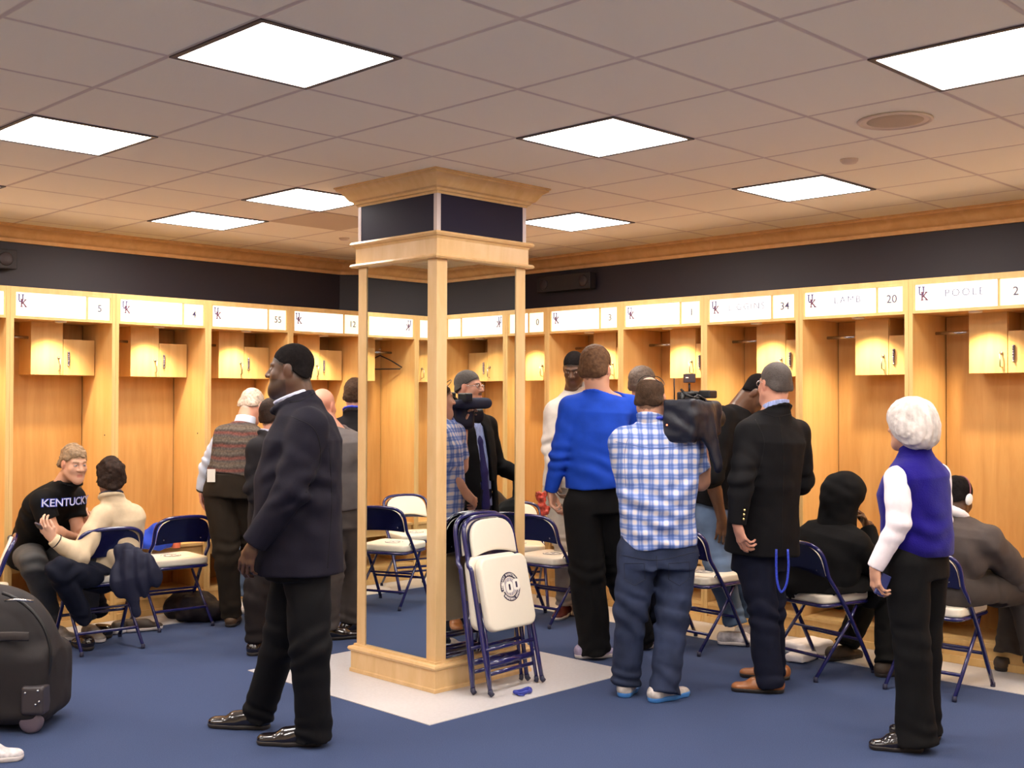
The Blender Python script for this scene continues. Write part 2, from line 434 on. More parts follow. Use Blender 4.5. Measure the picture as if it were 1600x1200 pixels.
def letter_k(b, s):
    slab(b, 0, .88*s, .36*s, s); slab(b, 0, 0, .36*s, .12*s); slab(b, .10*s, .1*s, .26*s, .9*s)
    slab(b, .52*s, .88*s, .84*s, s); slab(b, .56*s, 0, .92*s, .12*s)
    bar2(b, (.24*s, .42*s), (.68*s, .9*s), .15*s); bar2(b, (.34*s, .52*s), (.74*s, .1*s), .17*s)
UW = LW/2-.0275             # half of the opening
def make_locker():
    t = empty('locker')
    for s in (-1, 1):       # two half posts, side panels run to the back
        b = MB()
        x0, x1 = sorted((s*UW, s*(LW/2-.0005)))
        b.box(x0, x1, 0, .02, 0, LH, .002)
        xs, xe = sorted((s*(UW+.0085), s*(LW/2-.0005)))
        b.box(xs, xe, .019, LD, 0, LH-.02)
        b.build('side_panel', M_MAPLE, t)
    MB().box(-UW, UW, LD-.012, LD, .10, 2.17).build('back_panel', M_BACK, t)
    MB().box(-UW-.01, UW+.01, .02, LD, 2.172, 2.188).build('soffit', M_MAPLE, t)
    MB().box(-LW/2, LW/2, .002, LD, LH-.018, LH).build('top', M_MAPLE, t)
    f = MB(); fx = UW-.0005
    f.box(-fx, fx, .002, .022, LH-.036, LH-.0185); f.box(-fx, fx, .002, .022, 2.166, 2.186)
    f.box(-fx, -fx+.012, .002, .022, 2.186, LH-.036); f.box(fx-.012, fx, .002, .022, 2.186, LH-.036)
    f.box(fx-.198, fx-.186, .006, .022, 2.186, LH-.036)
    f.box(-fx+.012, fx-.012, .0225, .03, 2.186, LH-.036)
    sg = f.build('sign_frame', M_MAPLE, t)
    MB().box(-fx+.013, fx-.199, .015, .021, 2.187, LH-.037).build('name_plate', M_PLATE, sg)
    MB().box(fx-.185, fx-.013, .015, .021, 2.187, LH-.037).build('number_plate', M_NPLATE, sg)
    lu = MB(); letter_u(lu, .056); lu.xf(Matrix.Translation((-fx+.028, .0135, 2.280))).build('letter_u', M_LOGO, sg)
    lk = MB(); letter_k(lk, .056); lk.xf(Matrix.Translation((-fx+.046, .0130, 2.246))).build('letter_k', M_LOGO2, sg)
    # bench, its apron, the cubby under it and the base
    bn = MB().box(-UW, UW, .012, LD-.012, .488, .512, .003); bn.box(-UW, UW, .03, .05, .415, .488)
    bn.build('bench', M_MAPLE, t)
    bs = MB().box(-UW, UW, .012, .03, 0.004, .125); bs.box(-UW, UW, .004, LD-.012, .125, .152, .004); bs.box(-UW, UW, -.004, .012, .004, .05, .003)
    bs.build('base', M_MAPLE, t)
    # cabinet: tall door at the left, lower safe at the right, hung under the soffit
    c0 = -UW+.240; c1 = c0+.243; c2 = UW-.001; cy = .28
    cb = MB().box(c0, c1, cy+.018, LD-.013, 1.79, 2.171); cb.box(c1+.0005, c2, cy+.018, LD-.013, 1.79, 2.05)
    cab = cb.build('cabinet', M_MAPLE, t)
    d1 = MB().box(c0, c1-.002, cy, cy+.0175, 1.789, 2.171, .0015).build('tall_door', M_MAPLE, cab)
    MB().box(c1+.002, c2, cy, cy+.0175, 1.789, 2.05, .0015).build('safe_door', M_MAPLE, cab)
    h = MB(); hx = c1-.036
    h.tube([(hx, cy-.003, 1.91), (hx, cy-.03, 1.905), (hx+.001, cy-.03, 1.83), (hx+.004, cy-.003, 1.822)], .0045, 8)
    h.lathe([(0, -.010), (.009, -.009), (.010, 0)], 12, (hx, cy-.0005, 1.915), 'y')
    h.build('handle', M_GREYM, cab)
    l = MB().box(c1+.033, c1+.045, cy-.012, cy-.0005, 1.868, 1.962, .003)
    for k in range(5): l.lathe([(0, -.005), (.006, -.005), (.008, .005), (0, .005)], 12, (c1+.039, cy-.013, 1.888+.016*k), 'z')
    l.build('combination_lock', M_LOCK, cab)
    MB().lathe([(0, -.014), (.006, -.014), (.007, 0)], 12, (c1+.039, cy-.0005, 1.86), 'y').build('lock_knob', M_GREYM, cab)
    # hanging rod on the left of the cabinet
    r = MB().tube([(-UW+.001, .33, 2.055), (c0-.001, .33, 2.055)], .011, 10); r.build('hanging_rod', M_GREYM, t)
    # puck lamp
    p = MB().lathe([(.030, 2.1715), (.040, 2.1715), (.041, 2.160), (.036, 2.156), (.030, 2.158)], 24, (-UW+.37, .075, 0)).build('lamp_ring', M_RINGW, t)
    MB().lathe([(0, 2.1585), (.029, 2.1595), (.029, 2.171), (0, 2.171)], 20, (-UW+.37, .075, 0)).build('lamp_lens', M_PUCK, p)
    for k in (.95, 1.35): 
        MB().lathe([(0, -.006), (.004, -.005), (.005, 0)], 8, (0, 0, 0), 'x').xf(Matrix.Translation((UW+.0085, .12, k))).build('shelf_pin', M_DARKM, t)
    return t
def spot(t, W):
    ld = bpy.data.lights.new('locker_lamp', 'SPOT'); ld.energy = PUCK_WATTS; ld.color = (1.0, .76, .44)
    ld.spot_size = math.radians(112); ld.spot_blend = .85; ld.shadow_soft_size = .022
    o = bpy.data.objects.new('locker_lamp', ld); COL.objects.link(o); o.parent = t
    o.location = (-UW+.37, .090, 2.145); o.rotation_euler = (math.radians(9), 0, 0)
proto = make_locker()
def numtext(t, num, name, strokes):
    fx = UW-.0005; rx = Matrix.Rotation(PI/2, 4, 'X')
    sg = [c for c in t.children if c.name.startswith('sign_frame')][0]
    if num:
        me = text_mesh(num, .074, .0006, 'CENTER', 1.0, .0004); me.transform(Matrix.Translation((fx-.092, .0138, 2.245)) @ rx)
        link('number', me, M_NUM, sg)
    if name:
        me = text_mesh(name, .066, .0006, 'CENTER', 1.3, -.0002); me.transform(Matrix.Translation((-.04, .0138, 2.262)) @ rx)
        link('name_lettering', me, M_FAINT, sg)
    elif strokes:
        b = MB(); rr = random.Random(strokes)
        for k in range(strokes):
            x = -fx+.15+k*(.26/strokes); z = 2.29+rr.uniform(-.006, .01)
            slab(b, x, z, x+rr.uniform(.006, .018), z+.004)
        b.xf(Matrix.Translation((0, .0138, 0))).build('name_lettering', M_FAINT, sg)
first = True
PITCH_L = .76; PITCH_R = .785
UNITS = []
for k, (num, name, st, lab) in enumerate([
        ('', '', 0, 'maple locker farthest left, seen only in the left mirror behind a hanging coat hanger'),
        ('', '', 5, 'maple locker cut by the left edge of the picture'),
        ('3', '', 4, None), ('5', '', 9, 'maple locker with the young man in a black T-shirt seated in it'),
        ('4', '', 6, 'maple locker with a blue garment and a drink cup on its bench'),
        ('55', '', 8, 'maple locker with a two-digit sign behind the man in a sweater vest'),
        ('12', '', 5, 'maple locker directly left of the column, behind the bald man')]):
    # index 3 is number 5 at x -1.434..-0.674
    x = -1.434+.0275+PITCH_L*(k-3)+PITCH_L/2
    if k == 2: lab = 'maple locker cut off at the left edge, only its right post in view'
    if k == 1: lab = 'maple locker seen in the left mirror with a dark hanger on its rod'
    UNITS.append((x, FY, 0.0, PITCH_L/LW, num, name, st, lab))
for k, (num, name, st, lab) in enumerate([
        ('0', '', 4, 'maple locker just right of the column, mostly hidden by its post'),
        ('3', '', 5, 'maple locker behind the tall player in the blue shirt'),
        ('1', '', 7, 'maple locker behind the cameraman and his video camera'),
        ('34', 'LIGGINS', 0, 'maple locker above the bending player in black, left of the man in the blazer'),
        ('20', 'LAMB', 0, 'maple locker above the hooded person, left of the white-haired woman'),
        ('2', 'POOLE', 0, 'maple locker cut by the right edge, behind the person in headphones'),
        ('', '', 6, 'maple locker just beyond the right edge, seen in the right mirror'),
        ('', '', 5, 'maple locker farthest right, seen in the right mirror'),
        ('', '', 5, 'maple locker beyond the right edge, last of the row')]):
    y = 1.400-.0275-PITCH_R*(k-1)-PITCH_R/2
    UNITS.append((FX, y, -PI/2, 1.0, num, name, st, lab))
for (x, y, rz, sx, num, name, st, lab) in UNITS:
    t = proto if first else copy_tree(proto); first = False
    t.location = (x, y, ST if False else 0); t.rotation_euler = (0, 0, rz); t.scale = (sx, 1, 1)
    tag(t, lab, 'locker', 'maple lockers')
LOCKERS = [o for o in COL.objects if o.name.startswith('locker') and o.parent is None and o.type == 'EMPTY']
for t, u in zip(LOCKERS, UNITS):
    numtext(t, u[4], u[5], u[6]); spot(t, u[3])
# maple panel across the cut corner
t = empty('corner_panel', (0, 0, 0), label='maple panel closing the corner between the locker rows, behind the column', cat='panel')
MB().prism([(1.6345, FY+.002), (2.386, 2.159), (2.40, 2.175), (1.65, FY+.02)], 0.004, LH-.02).build('panel', M_MAPLE, t)
MB().prism([(1.6345, FY), (2.386, 2.159), (2.88, 2.159), (2.88, 2.27), (1.77, 3.34), (1.6345, 3.34)], LH-.018, LH).build('top', M_MAPLE, t)
# coat hanger in the locker that the left mirror shows
b = MB(); b.tube([(0, 0, -.012), (0, 0, .02), (.01, 0, .035), (.012, 0, .045), (0, 0, .052), (-.012, 0, .045)], .0025, 8)
hb = MB(); hb.tube([(0, 0, -.01), (.10, 0, -.055), (.21, 0, -.12), (.19, 0, -.135), (-.19, 0, -.135), (-.21, 0, -.12), (-.10, 0, -.055)], .006, 8, closed=True)
hg = hb.build('coat_hanger', M_BLACKP)
hk = b.build('hook', M_GREYM, hg)
hx = -1.434+.0275+PITCH_L*(-2)
hg.location = (hx+.16, FY+.33, 2.036); hg.rotation_euler = (0, 0, 1.0)
tag(hg, 'black coat hanger on a locker rod, seen in the left mirror', 'hanger')
# ------------------------------------------------------------------ folding chairs
M_BLUE = mat('blue_enamel', srgb(30, 29, 88), 0.18, spec=.6, coat=.5)
M_BLUED = mat('blue_enamel_sheet', srgb(20, 20, 62), 0.22, spec=.6, coat=.4)
M_VINYL = mat('white_vinyl', srgb(232, 222, 205), 0.42, bump=(9, .25, .01))
M_CAPR = mat('rubber_foot_cap', srgb(34, 34, 60), .6)
def curve_pts(pts, n=6):
    """Catmull-Rom through pts"""
    P = [Vector(p) for p in pts]; out = []
    for i in range(len(P)-1):
        a = P[i-1] if i else P[0]*2-P[1]; b = P[i]; c = P[i+1]; d = P[i+2] if i+2 < len(P) else P[-1]*2-P[-2]
        for k in range(n):
            t = k/n
            out.append(.5*((2*b)+(-a+c)*t+(2*a-5*b+4*c-d)*t*t+(-a+3*b-3*c+d)*t**3))
    out.append(P[-1]); return out
def rr_poly(w, h, r, n=6, x0=0, y0=0, rt=None):
    """rounded rectangle about (x0,y0); rt = radius of the +y corners"""
    out = []
    for (sx, sy, a0) in ((1, 1, 0), (-1, 1, PI/2), (-1, -1, PI), (1, -1, 1.5*PI)):
        q = (rt if (rt is not None and sy > 0) else r)
        for k in range(n+1):
            a = a0+PI/2*k/n
            out.append((x0+sx*(w/2-q)+q*math.cos(a), y0+sy*(h/2-q)+q*math.sin(a)))
    return out
def seat_logo(parent, M):
    """ring with lettering, ball and the big 100; drawn in xy, z up"""
    k = .0012
    def ring(b, r0, r1, a0, a1, z0, z1, n=26):
        vs = []; fs = []
        for i in range(n+1):
            a = a0+(a1-a0)*i/n
            for r in (r0, r1):
                for z in (z0, z1): vs.append((r*math.cos(a), r*math.sin(a), z))
        for i in range(n):
            q = i*4; p = q+4
            fs += [(q+1, q+3, p+3, p+1), (q, p, p+2, q+2), (q, q+1, p+1, p), (q+2, p+2, p+3, q+3)]
        b.add(vs, fs)
    rg = MB(); ring(rg, .050, .072, math.radians(18), math.radians(196), 0, k); ring(rg, .050, .072, math.radians(214), math.radians(352), 0, k)
    ring(rg, .050, .056, math.radians(190), math.radians(214), 0, k)
    lg = rg.xf(M).build('seat_emblem', M_NAVYI, parent)
    wl = MB()
    def arctext(txt, r, a0, a1, up):
        n = len(txt)
        for i, ch in enumerate(txt):
            if ch == ' ': continue
            a = a0+(a1-a0)*(i+.5)/n
            me = text_mesh(ch, .0155, .0002, 'CENTER', 1, .0004)
            R = Matrix.Rotation(a-PI/2 if up else a+PI/2, 4, 'Z')
            T = Matrix.Translation((r*math.cos(a), r*math.sin(a), k+.0004)) @ R @ Matrix.Translation((0, -.005, 0))
            wl.add([T @ v.co for v in me.vertices], [tuple(p.vertices) for p in me.polygons]); bpy.data.meshes.remove(me)
    arctext('KENTUCKY BASKETBALL', .0612, math.radians(190), math.radians(24), True)
    arctext('BASKETBALL SEASONS', .0612, math.radians(218), math.radians(348), False)
    wl.xf(M).build('ring_lettering', M_VINYLW, lg)
    bl = MB(); bl.prism([(.045*math.cos(2*PI*i/28), .045*math.sin(2*PI*i/28)) for i in range(28)], 0, .0008)
    bl.xf(M).build('ball', M_BALL, lg)
    sm = MB()
    for q in (-1, 1):
        sm.tube([(q*(.010+.016*math.cos(a)), .043*math.sin(a), .0009) for a in np.linspace(-1.35, 1.35, 10)], .0011, 4)
    sm.tube([(0, -.044, .0009), (0, .044, .0009)], .0011, 4)
    sm.xf(M).build('ball_seam', M_VINYLW, lg)
    nb = MB(); ns = MB()
    def zero(cx, cy):
        nb.prism(rr_poly(.050, .056, .018, 5, cx, cy), .0008, .0018)
        ns.prism(rr_poly(.013, .030, .003, 2, cx, cy), .0018, .0023)
    zero(-.006, -.002); zero(.047, .006)
    nb.prism([(-.062, -.022), (-.040, -.020), (-.040, .026), (-.050, .026), (-.066, .016), (-.060, .008), (-.052, .010), (-.052, -.016)], .0008, .0018)
    nb.xf(M).build('numerals', M_VINYLW, lg); ns.xf(M).build('numeral_holes', M_NAVYI, lg)
M_NAVYI = mat('navy_print', srgb(38, 32, 62), .5)
M_VINYLW = mat('white_print', srgb(238, 232, 222), .45)
M_BALL = mat('grey_print', srgb(172, 162, 168), .5)
def hoop_path(sx=.205, fold=False):
    if not fold:
        side = [(0, .215, .022), (0, .02, .355), (0, -.085, .50), (0, -.128, .555), (0, -.150, .60), (0, -.182, .69)]
    else:
        side = [(0, 0, .012), (0, 0, .60), (0, 0, .68), (0, .014, .71), (0, .022, .75), (0, .022, .86)]
    top = (-.228, .785) if not fold else (.022, .975)
    L = [(-sx*1.07, *side[0][1:])] + [(-sx*(1.05 if i < 3 else 1.0), y, z) for i, (_, y, z) in enumerate(side[1:])]
    R = [(-x, y, z) for x, y, z in reversed(L)]
    (y5, z5) = L[-1][1:]
    arc = []
    for k in range(1, 8):
        a = PI*k/8; q = math.sin(a)**.75
        arc.append((-sx*math.copysign(abs(math.cos(a))**.62, math.cos(a)), y5+(top[0]-y5)*q, z5+(top[1]-z5)*q))
    return curve_pts(L+arc+R, 4)
def back_parts(root, y5, z0, y6, z1, sx=.19, tilt=0.0, fold=False):
    """sheet back in the hoop: bottom edge at (y5,z0) top at (y6,z1); the pad faces +y"""
    H = math.hypot(z1-z0, y6-y5)
    def poly(w, b, t, arch):
        out = []
        for k in range(13): x = -w+2*w*k/12; out.append((x, b+arch*(1-(x/w)**2)))
        for k in range(1, 16):
            a = PI*k/16; out.append((w*math.copysign(abs(math.cos(a))**.62, math.cos(a)), b+(t-b)*.30+(t-b)*.70*math.sin(a)**.75))
        out.insert(13, (w, b+(t-b)*.30)); out.append((-w, b+(t-b)*.30))
        return out
    ex = Vector((1, 0, 0)); ey = Vector((0, y6-y5, z1-z0)).normalized(); ez = ex.cross(ey)   # ez = -y side roughly
    M = Matrix(((ex.x, ey.x, ez.x, 0), (ex.y, ey.y, ez.y, y5), (ex.z, ey.z, ez.z, z0), (0, 0, 0, 1)))
    MB().prism(poly(sx, 0, H, .012), .000, .005, M, .001, 1).build('backrest', M_BLUED, root)
    o = MB().prism(poly(sx*.955, .002, H*.975, .030), -.026, -.0005, M, .010, 3).build('back_pad', M_VINYL, root); smooth_angle(o, 50)
    for s in (-1, 1):
        MB().lathe([(0, .009), (.004, .008), (.005, .005)], 10).xf(M @ Matrix.Translation((s*sx*.72, .040, 0))).build('screw', M_GREYM, root)
def make_chair():
    t = empty('folding_chair')
    MB().tube(hoop_path(), .0128, 10).build('frame', M_BLUE, t)
    for s in (-1, 1):
        MB().tube([(s*.185, .125, .425), (s*.19, .05, .32), (s*.196, -.245, .022)], .0105, 10).build('rear_leg', M_BLUE, t)
        MB().lathe([(0, 0), (.013, 0), (.014, .012), (.0125, .030), (0, .03)], 12, (s*.219, .219, .0)).build('foot_cap', M_CAPR, t)
        MB().lathe([(0, 0), (.012, 0), (.013, .012), (.0115, .030), (0, .03)], 12, (s*.196, -.249, .0)).build('foot_cap', M_CAPR, t)
        MB().tube([(s*.2005, -.085, .50), (s*.188, -.13, .43)], .006, 6, flat=((1, 0, 0), .4)).build('hinge_bar', M_GREYM, t)
    def cross(z, y, x, nm, r=.010, sag=0):
        MB().tube([(-x, y, z), (-x*.9, y, z), (0, y, z-sag), (x*.9, y, z), (x, y, z)], r, 10, flat=((0, 1, 0), .6)).build(nm, M_BLUE, t)
    cross(.205, .118, .208, 'front_stretcher'); cross(.125, -.155, .192, 'rear_stretcher'); cross(.25, -.015, .19, 'rear_stretcher', .008)
    b = MB(); b.tube([(p[0], p[1], .424) for p in rr_poly(.395, .40, .05, 4, 0, .02)], .011, 8, closed=True); b.build('seat_frame', M_BLUE, t)
    s = MB().prism(rr_poly(.405, .415, .055, 6, 0, .02), .434, .487, None, .018, 4).build('seat', M_VINYL, t); smooth_angle(s, 60)
    seat_logo(s, Matrix.Translation((0, .03, .4872)) @ Matrix.Rotation(PI, 4, 'Z'))
    back_parts(t, -.152, .590, -.222, .776)
    return t
def make_folded():
    """folded flat: the frame's long tubes run straight up along z, the pads face -y"""
    t = empty('folded_chair')
    MB().tube(hoop_path(fold=True), .0130, 10).build('frame', M_BLUE, t)
    for s in (-1, 1):
        MB().tube([(s*.178, .004, .50), (s*.182, .004, .30), (s*.196, .020, .028)], .0105, 10).build('rear_leg', M_BLUE, t)
        MB().tube([(s*.2195, 0, .034), (s*.2195, -.002, .018), (s*.2195, -.012, .0075)], .0145, 10).build('foot_cap', M_CAPR, t)
        MB().tube([(s*.196, .020, .040), (s*.197, .022, .020), (s*.197, .028, .012)], .013, 10).build('foot_cap', M_CAPR, t)
    def cross(z, y, x, nm, r):
        MB().tube([(-x, y, z), (0, y, z), (x, y, z)], r, 10, flat=((0, 1, 0), .55)).build(nm, M_BLUE, t)
    cross(.245, 0, .214, 'front_stretcher', .010); cross(.165, .012, .19, 'rear_stretcher', .017); cross(.115, .016, .19, 'rear_stretcher', .011)
    s = MB().prism(rr_poly(.395, .405, .055, 6, 0, 0), 0, .052, Matrix.Translation((0, -.006, .535)) @ Matrix.Rotation(PI/2, 4, 'X'), .018, 4).build('seat', M_VINYL, t); smooth_angle(s, 60)
    seat_logo(s, Matrix.Translation((.015, -.0586, .56)) @ Matrix.Rotation(PI/2, 4, 'X') @ Matrix.Scale(1.12, 4))
    # the pad faces -y here
    r = empty('tmp'); back_parts(r, -.030, .745, -.026, .962)
    for o in list(r.children):
        o.data.transform(Matrix.Rotation(PI, 4, 'Z')); o.data.transform(Matrix.Translation((0, -.012, 0))); o.parent = t
    bpy.data.objects.remove(r)
    return t
CH0 = make_chair()
def place_chair(x, y, deg, label, first=[True]):
    o = CH0 if first[0] else copy_tree(CH0); first[0] = False
    o.location = (x, y, 0.0); o.rotation_euler = (0, 0, math.radians(deg))
    return tag(o, label, 'chair', 'blue folding chairs with white padded seats')
CHAIRS = [
    (-1.11, 2.10, -6, 'folding chair the man in the cream pullover sits on, dark jacket over its back'),
    (-.39, 2.46, -6, 'empty folding chair with its back to us in front of the blue garment'),
    (-1.947, 1.987, 67, 'folding chair at the left edge, its white back pad seen from the side'),
    (-2.56, 2.44, 197, 'folding chair out of frame at left, its white pad facing us in the left mirror'),
    (1.64, .64, -86, 'empty folding chair with its back to us just right of the column'),
    (1.97, 1.30, 140, 'folding chair by the lockers behind the column, a sliver of white pad showing'),
    (1.69, -.66, -94, 'empty folding chair between the cameraman and the man in the blazer'),
    (1.64, -1.56, -102, 'folding chair under the hooded person'),
    (1.74, -2.25, -89, 'folding chair under the person in headphones, behind the white-haired woman')]
for c in CHAIRS: place_chair(*c)
ZT = ST+.0005
fc = make_folded()
a1 = math.radians(-13.0)
fc.rotation_euler = (a1, 0, math.radians(4)); fc.location = (.0, -.640, ZT+.004)
tag(fc, 'front folded chair leaning on the column, round emblem on its white seat', 'chair', 'folded chairs leaning on the column')
f2 = copy_tree(fc); f2.location = (-.035, -.545, ZT+.004); f2.rotation_euler = (math.radians(-9.0), 0, math.radians(2))
tag(f2, 'rear folded chair leaning on the column behind the front one', 'chair', 'folded chairs leaning on the column')
# ------------------------------------------------------------------ smooth solid modelling for people, cloth and bags
def nrm(v):
    v = np.asarray(v, float); return v/max(1e-9, np.linalg.norm(v))
_rng = np.random.RandomState(3); _LAT = _rng.rand(32, 32, 32).astype(np.float32)*2-1
def vnoise(P):
    i = np.floor(P).astype(int); f = P-i; f = f*f*(3-2*f); i &= 31; j = (i+1) & 31
    x0, y0, z0 = i.T; x1, y1, z1 = j.T; fx, fy, fz = f.T
    a = _LAT[x0, y0, z0]*(1-fx)+_LAT[x1, y0, z0]*fx; b = _LAT[x0, y1, z0]*(1-fx)+_LAT[x1, y1, z0]*fx
    c = _LAT[x0, y0, z1]*(1-fx)+_LAT[x1, y0, z1]*fx; d = _LAT[x0, y1, z1]*(1-fx)+_LAT[x1, y1, z1]*fx
    return (a*(1-fy)+b*fy)*(1-fz)+(c*(1-fy)+d*fy)*fz
QV = 1.0
class SDF:
    def __init__(s, vox=.007): s.vox = vox*QV; s.ops = []; s.lo = []; s.hi = []; s.folds = []; s.amp = 0; s.fr = 9
    def _add(s, mode, fn, lo, hi, k):
        lo = np.asarray(lo, float); hi = np.asarray(hi, float)
        if mode == 'u': s.lo.append(lo); s.hi.append(hi)
        s.ops.append((mode, fn, lo, hi, k)); return s
    def rc(s, a, b, ra, rb=None, k=.015, flat=None, mode='u', end=False):
        """tapered rod a-b; ra may be a list of radii along it; flat=(axis, factor)"""
        a = np.asarray(a, float); b = np.asarray(b, float)
        rs = list(ra) if isinstance(ra, (list, tuple)) else [ra, ra if rb is None else rb]
        R = max(rs); d = b-a; L2 = max(1e-9, float(d@d))
        def fn(x, y, z):
            X = x-a[0]; Y = y-a[1]; Z = z-a[2]
            t = np.clip((X*d[0]+Y*d[1]+Z*d[2])/L2, 0, 1)
            r = rs[0]+t*(rs[1]-rs[0]) if len(rs) == 2 else np.interp(t, np.linspace(0, 1, len(rs)), rs)
            dx = X-t*d[0]; dy = Y-t*d[1]; dz = Z-t*d[2]; q = dx*dx+dy*dy+dz*dz
            if flat is not None:
                n = nrm(flat[0]); c = dx*n[0]+dy*n[1]+dz*n[2]; q = q+(1/flat[1]**2-1)*c*c
                return (np.sqrt(q)-r)*min(1, flat[1]*1.3)
            o = np.sqrt(q)-r
            return np.maximum(o, (X*d[0]+Y*d[1]+Z*d[2])/math.sqrt(L2)-math.sqrt(L2)) if end else o
        return s._add(mode, fn, np.minimum(a, b)-R, np.maximum(a, b)+R, k)
    def chain(s, pts, rs, k=.015, flat=None):
        for i in range(len(pts)-1): s.rc(pts[i], pts[i+1], rs[i], rs[i+1], k, flat)
        return s
    def el(s, c, r, A=None, k=.02, mode='u'):
        """ellipsoid; A rows = local axes"""
        c = np.asarray(c, float); r = np.asarray(r, float); A = np.eye(3) if A is None else np.asarray(A, float)
        ext = np.sqrt(((A*r[:, None])**2).sum(0))
        def fn(x, y, z):
            X = x-c[0]; Y = y-c[1]; Z = z-c[2]; k0 = 0; k1 = 0
            for i in range(3):
                l = X*A[i, 0]+Y*A[i, 1]+Z*A[i, 2]; k0 = k0+(l/r[i])**2; k1 = k1+(l/r[i]**2)**2
            k0 = np.sqrt(k0); return k0*(k0-1)/np.maximum(np.sqrt(k1), 1e-6)
        return s._add(mode, fn, c-ext, c+ext, k)
    def box(s, c, h, A=None, rad=.01, k=.01, mode='u'):
        c = np.asarray(c, float); h = np.asarray(h, float); A = np.eye(3) if A is None else np.asarray(A, float)
        ext = np.abs(A*h[:, None]).sum(0)
        def fn(x, y, z):
            X = x-c[0]; Y = y-c[1]; Z = z-c[2]; o = 0; m = -9.
            for i in range(3):
                q = np.abs(X*A[i, 0]+Y*A[i, 1]+Z*A[i, 2])-(h[i]-rad); o = o+np.maximum(q, 0)**2; m = np.maximum(m, q)
            return np.sqrt(o)+np.minimum(m, 0)-rad
        return s._add(mode, fn, c-ext, c+ext, k)
    def loft(s, a, b, lat, secs, k=.03, e=2.3, cap=.008):
        """oval body from a to b; secs rows (t, half width, half depth, sideways shift, forward shift)"""
        a = np.asarray(a, float); b = np.asarray(b, float); d = b-a; L = np.linalg.norm(d); ax = d/L
        u = nrm(np.asarray(lat)-ax*np.dot(lat, ax)); w_ = np.cross(ax, u)     # w_: forward when u is the right side and ax is up
        S = np.array([list(q)+[0]*(5-len(q)) for q in secs], float)
        R = S[:, 1:3].max()+np.abs(S[:, 3:]).max()
        def fn(x, y, z):
            X = x-a[0]; Y = y-a[1]; Z = z-a[2]
            h = X*ax[0]+Y*ax[1]+Z*ax[2]; t = np.clip(h/L, 0, 1)
            rx, ry, ox, oy = (np.interp(t, S[:, 0], S[:, i]) for i in (1, 2, 3, 4))
            lx = X*u[0]+Y*u[1]+Z*u[2]-ox; ly = X*w_[0]+Y*w_[1]+Z*w_[2]-oy
            kk = (np.abs(lx/rx)**e+np.abs(ly/ry)**e)**(1/e)
            ds = (kk-1)*np.minimum(rx, ry); dc = np.maximum(-h, h-L)
            hh = np.maximum(cap-np.abs(ds-dc), 0)/cap
            return np.maximum(ds, dc)+hh*hh*cap*.25
        return s._add('u', fn, np.minimum(a, b)-R, np.maximum(a, b)+R, k)
    def cut(s, p, n, R=None):
        """take away everything beyond the plane (p, n); only within R of p if given"""
        p = np.asarray(p, float); n = nrm(n)
        def fn(x, y, z): return (x-p[0])*n[0]+(y-p[1])*n[1]+(z-p[2])*n[2]
        r = 9 if R is None else R
        return s._add('c', fn, p-r, p+r, 0)
    def fold(s, c, R, dirv, freq, amp, wob=2.0): s.folds.append((np.asarray(c, float), R, nrm(dirv), freq, amp, wob)); return s
    def cloth(s, amp=.004, fr=9): s.amp = amp; s.fr = fr; return s
    def polys(s):
        v = s.vox; lo = np.min(s.lo, 0)-3*v; hi = np.max(s.hi, 0)+3*v
        n = np.ceil((hi-lo)/v).astype(int)+1; ax = [lo[i]+v*np.arange(n[i]) for i in range(3)]
        D = np.full(n, .12, np.float32)
        for mode, fn, l, h, k in s.ops:
            mg = .03+k if mode == 'u' else k+2*v
            i0 = np.clip(np.floor((l-mg-lo)/v).astype(int), 0, n); i1 = np.clip(np.ceil((h+mg-lo)/v).astype(int)+1, 0, n)
            if (i1 <= i0).any(): continue
            sl = tuple(slice(i0[i], i1[i]) for i in range(3))
            d = fn(ax[0][sl[0]][:, None, None], ax[1][sl[1]][None, :, None], ax[2][sl[2]][None, None, :]).astype(np.float32)
            o = D[sl]
            if mode == 'u':
                hh = np.maximum(k-np.abs(o-d), 0)/max(k, 1e-6); D[sl] = np.minimum(o, d)-hh*hh*k*.25
            elif mode == 's':
                hh = np.maximum(k-np.abs(o+d), 0)/max(k, 1e-6); D[sl] = np.maximum(o, -d)+hh*hh*k*.25
            elif mode == 'c': D[sl] = np.maximum(o, d)
        if s.amp or s.folds:
            idx = np.nonzero(np.abs(D) < .022); P = np.stack([ax[i][idx[i]] for i in range(3)], 1); dd = np.zeros(len(P))
            if s.amp: dd += s.amp*(vnoise(P*s.fr)+.5*vnoise(P*s.fr*2.3+7))
            for c, R, dv, fq, am, wob in s.folds:
                q = P-c; r = np.sqrt((q*q).sum(1))/R; fo = np.clip(1-r, 0, 1); fo = fo*fo*(3-2*fo)
                dd += am*fo*np.sin(fq*(q@dv)+wob*vnoise(P*6+3))
            D[idx] += dd.astype(np.float32)
        for q in range(3):
            e = [slice(None)]*3; e[q] = 0; D[tuple(e)] = .12; e[q] = -1; D[tuple(e)] = .12
        # surface nets
        I = D < 0
        cn = [D[a:n[0]-1+a, b:n[1]-1+b, c:n[2]-1+c] for a in (0, 1) for b in (0, 1) for c in (0, 1)]
        si = sum((c < 0).astype(np.int8) for c in cn); act = np.nonzero((si > 0) & (si < 8))
        cv = np.stack([c[act] for c in cn], 1); off = np.array([(a, b, c) for a in (0, 1) for b in (0, 1) for c in (0, 1)], float)
        acc = np.zeros((len(cv), 3)); cnt = np.zeros(len(cv))
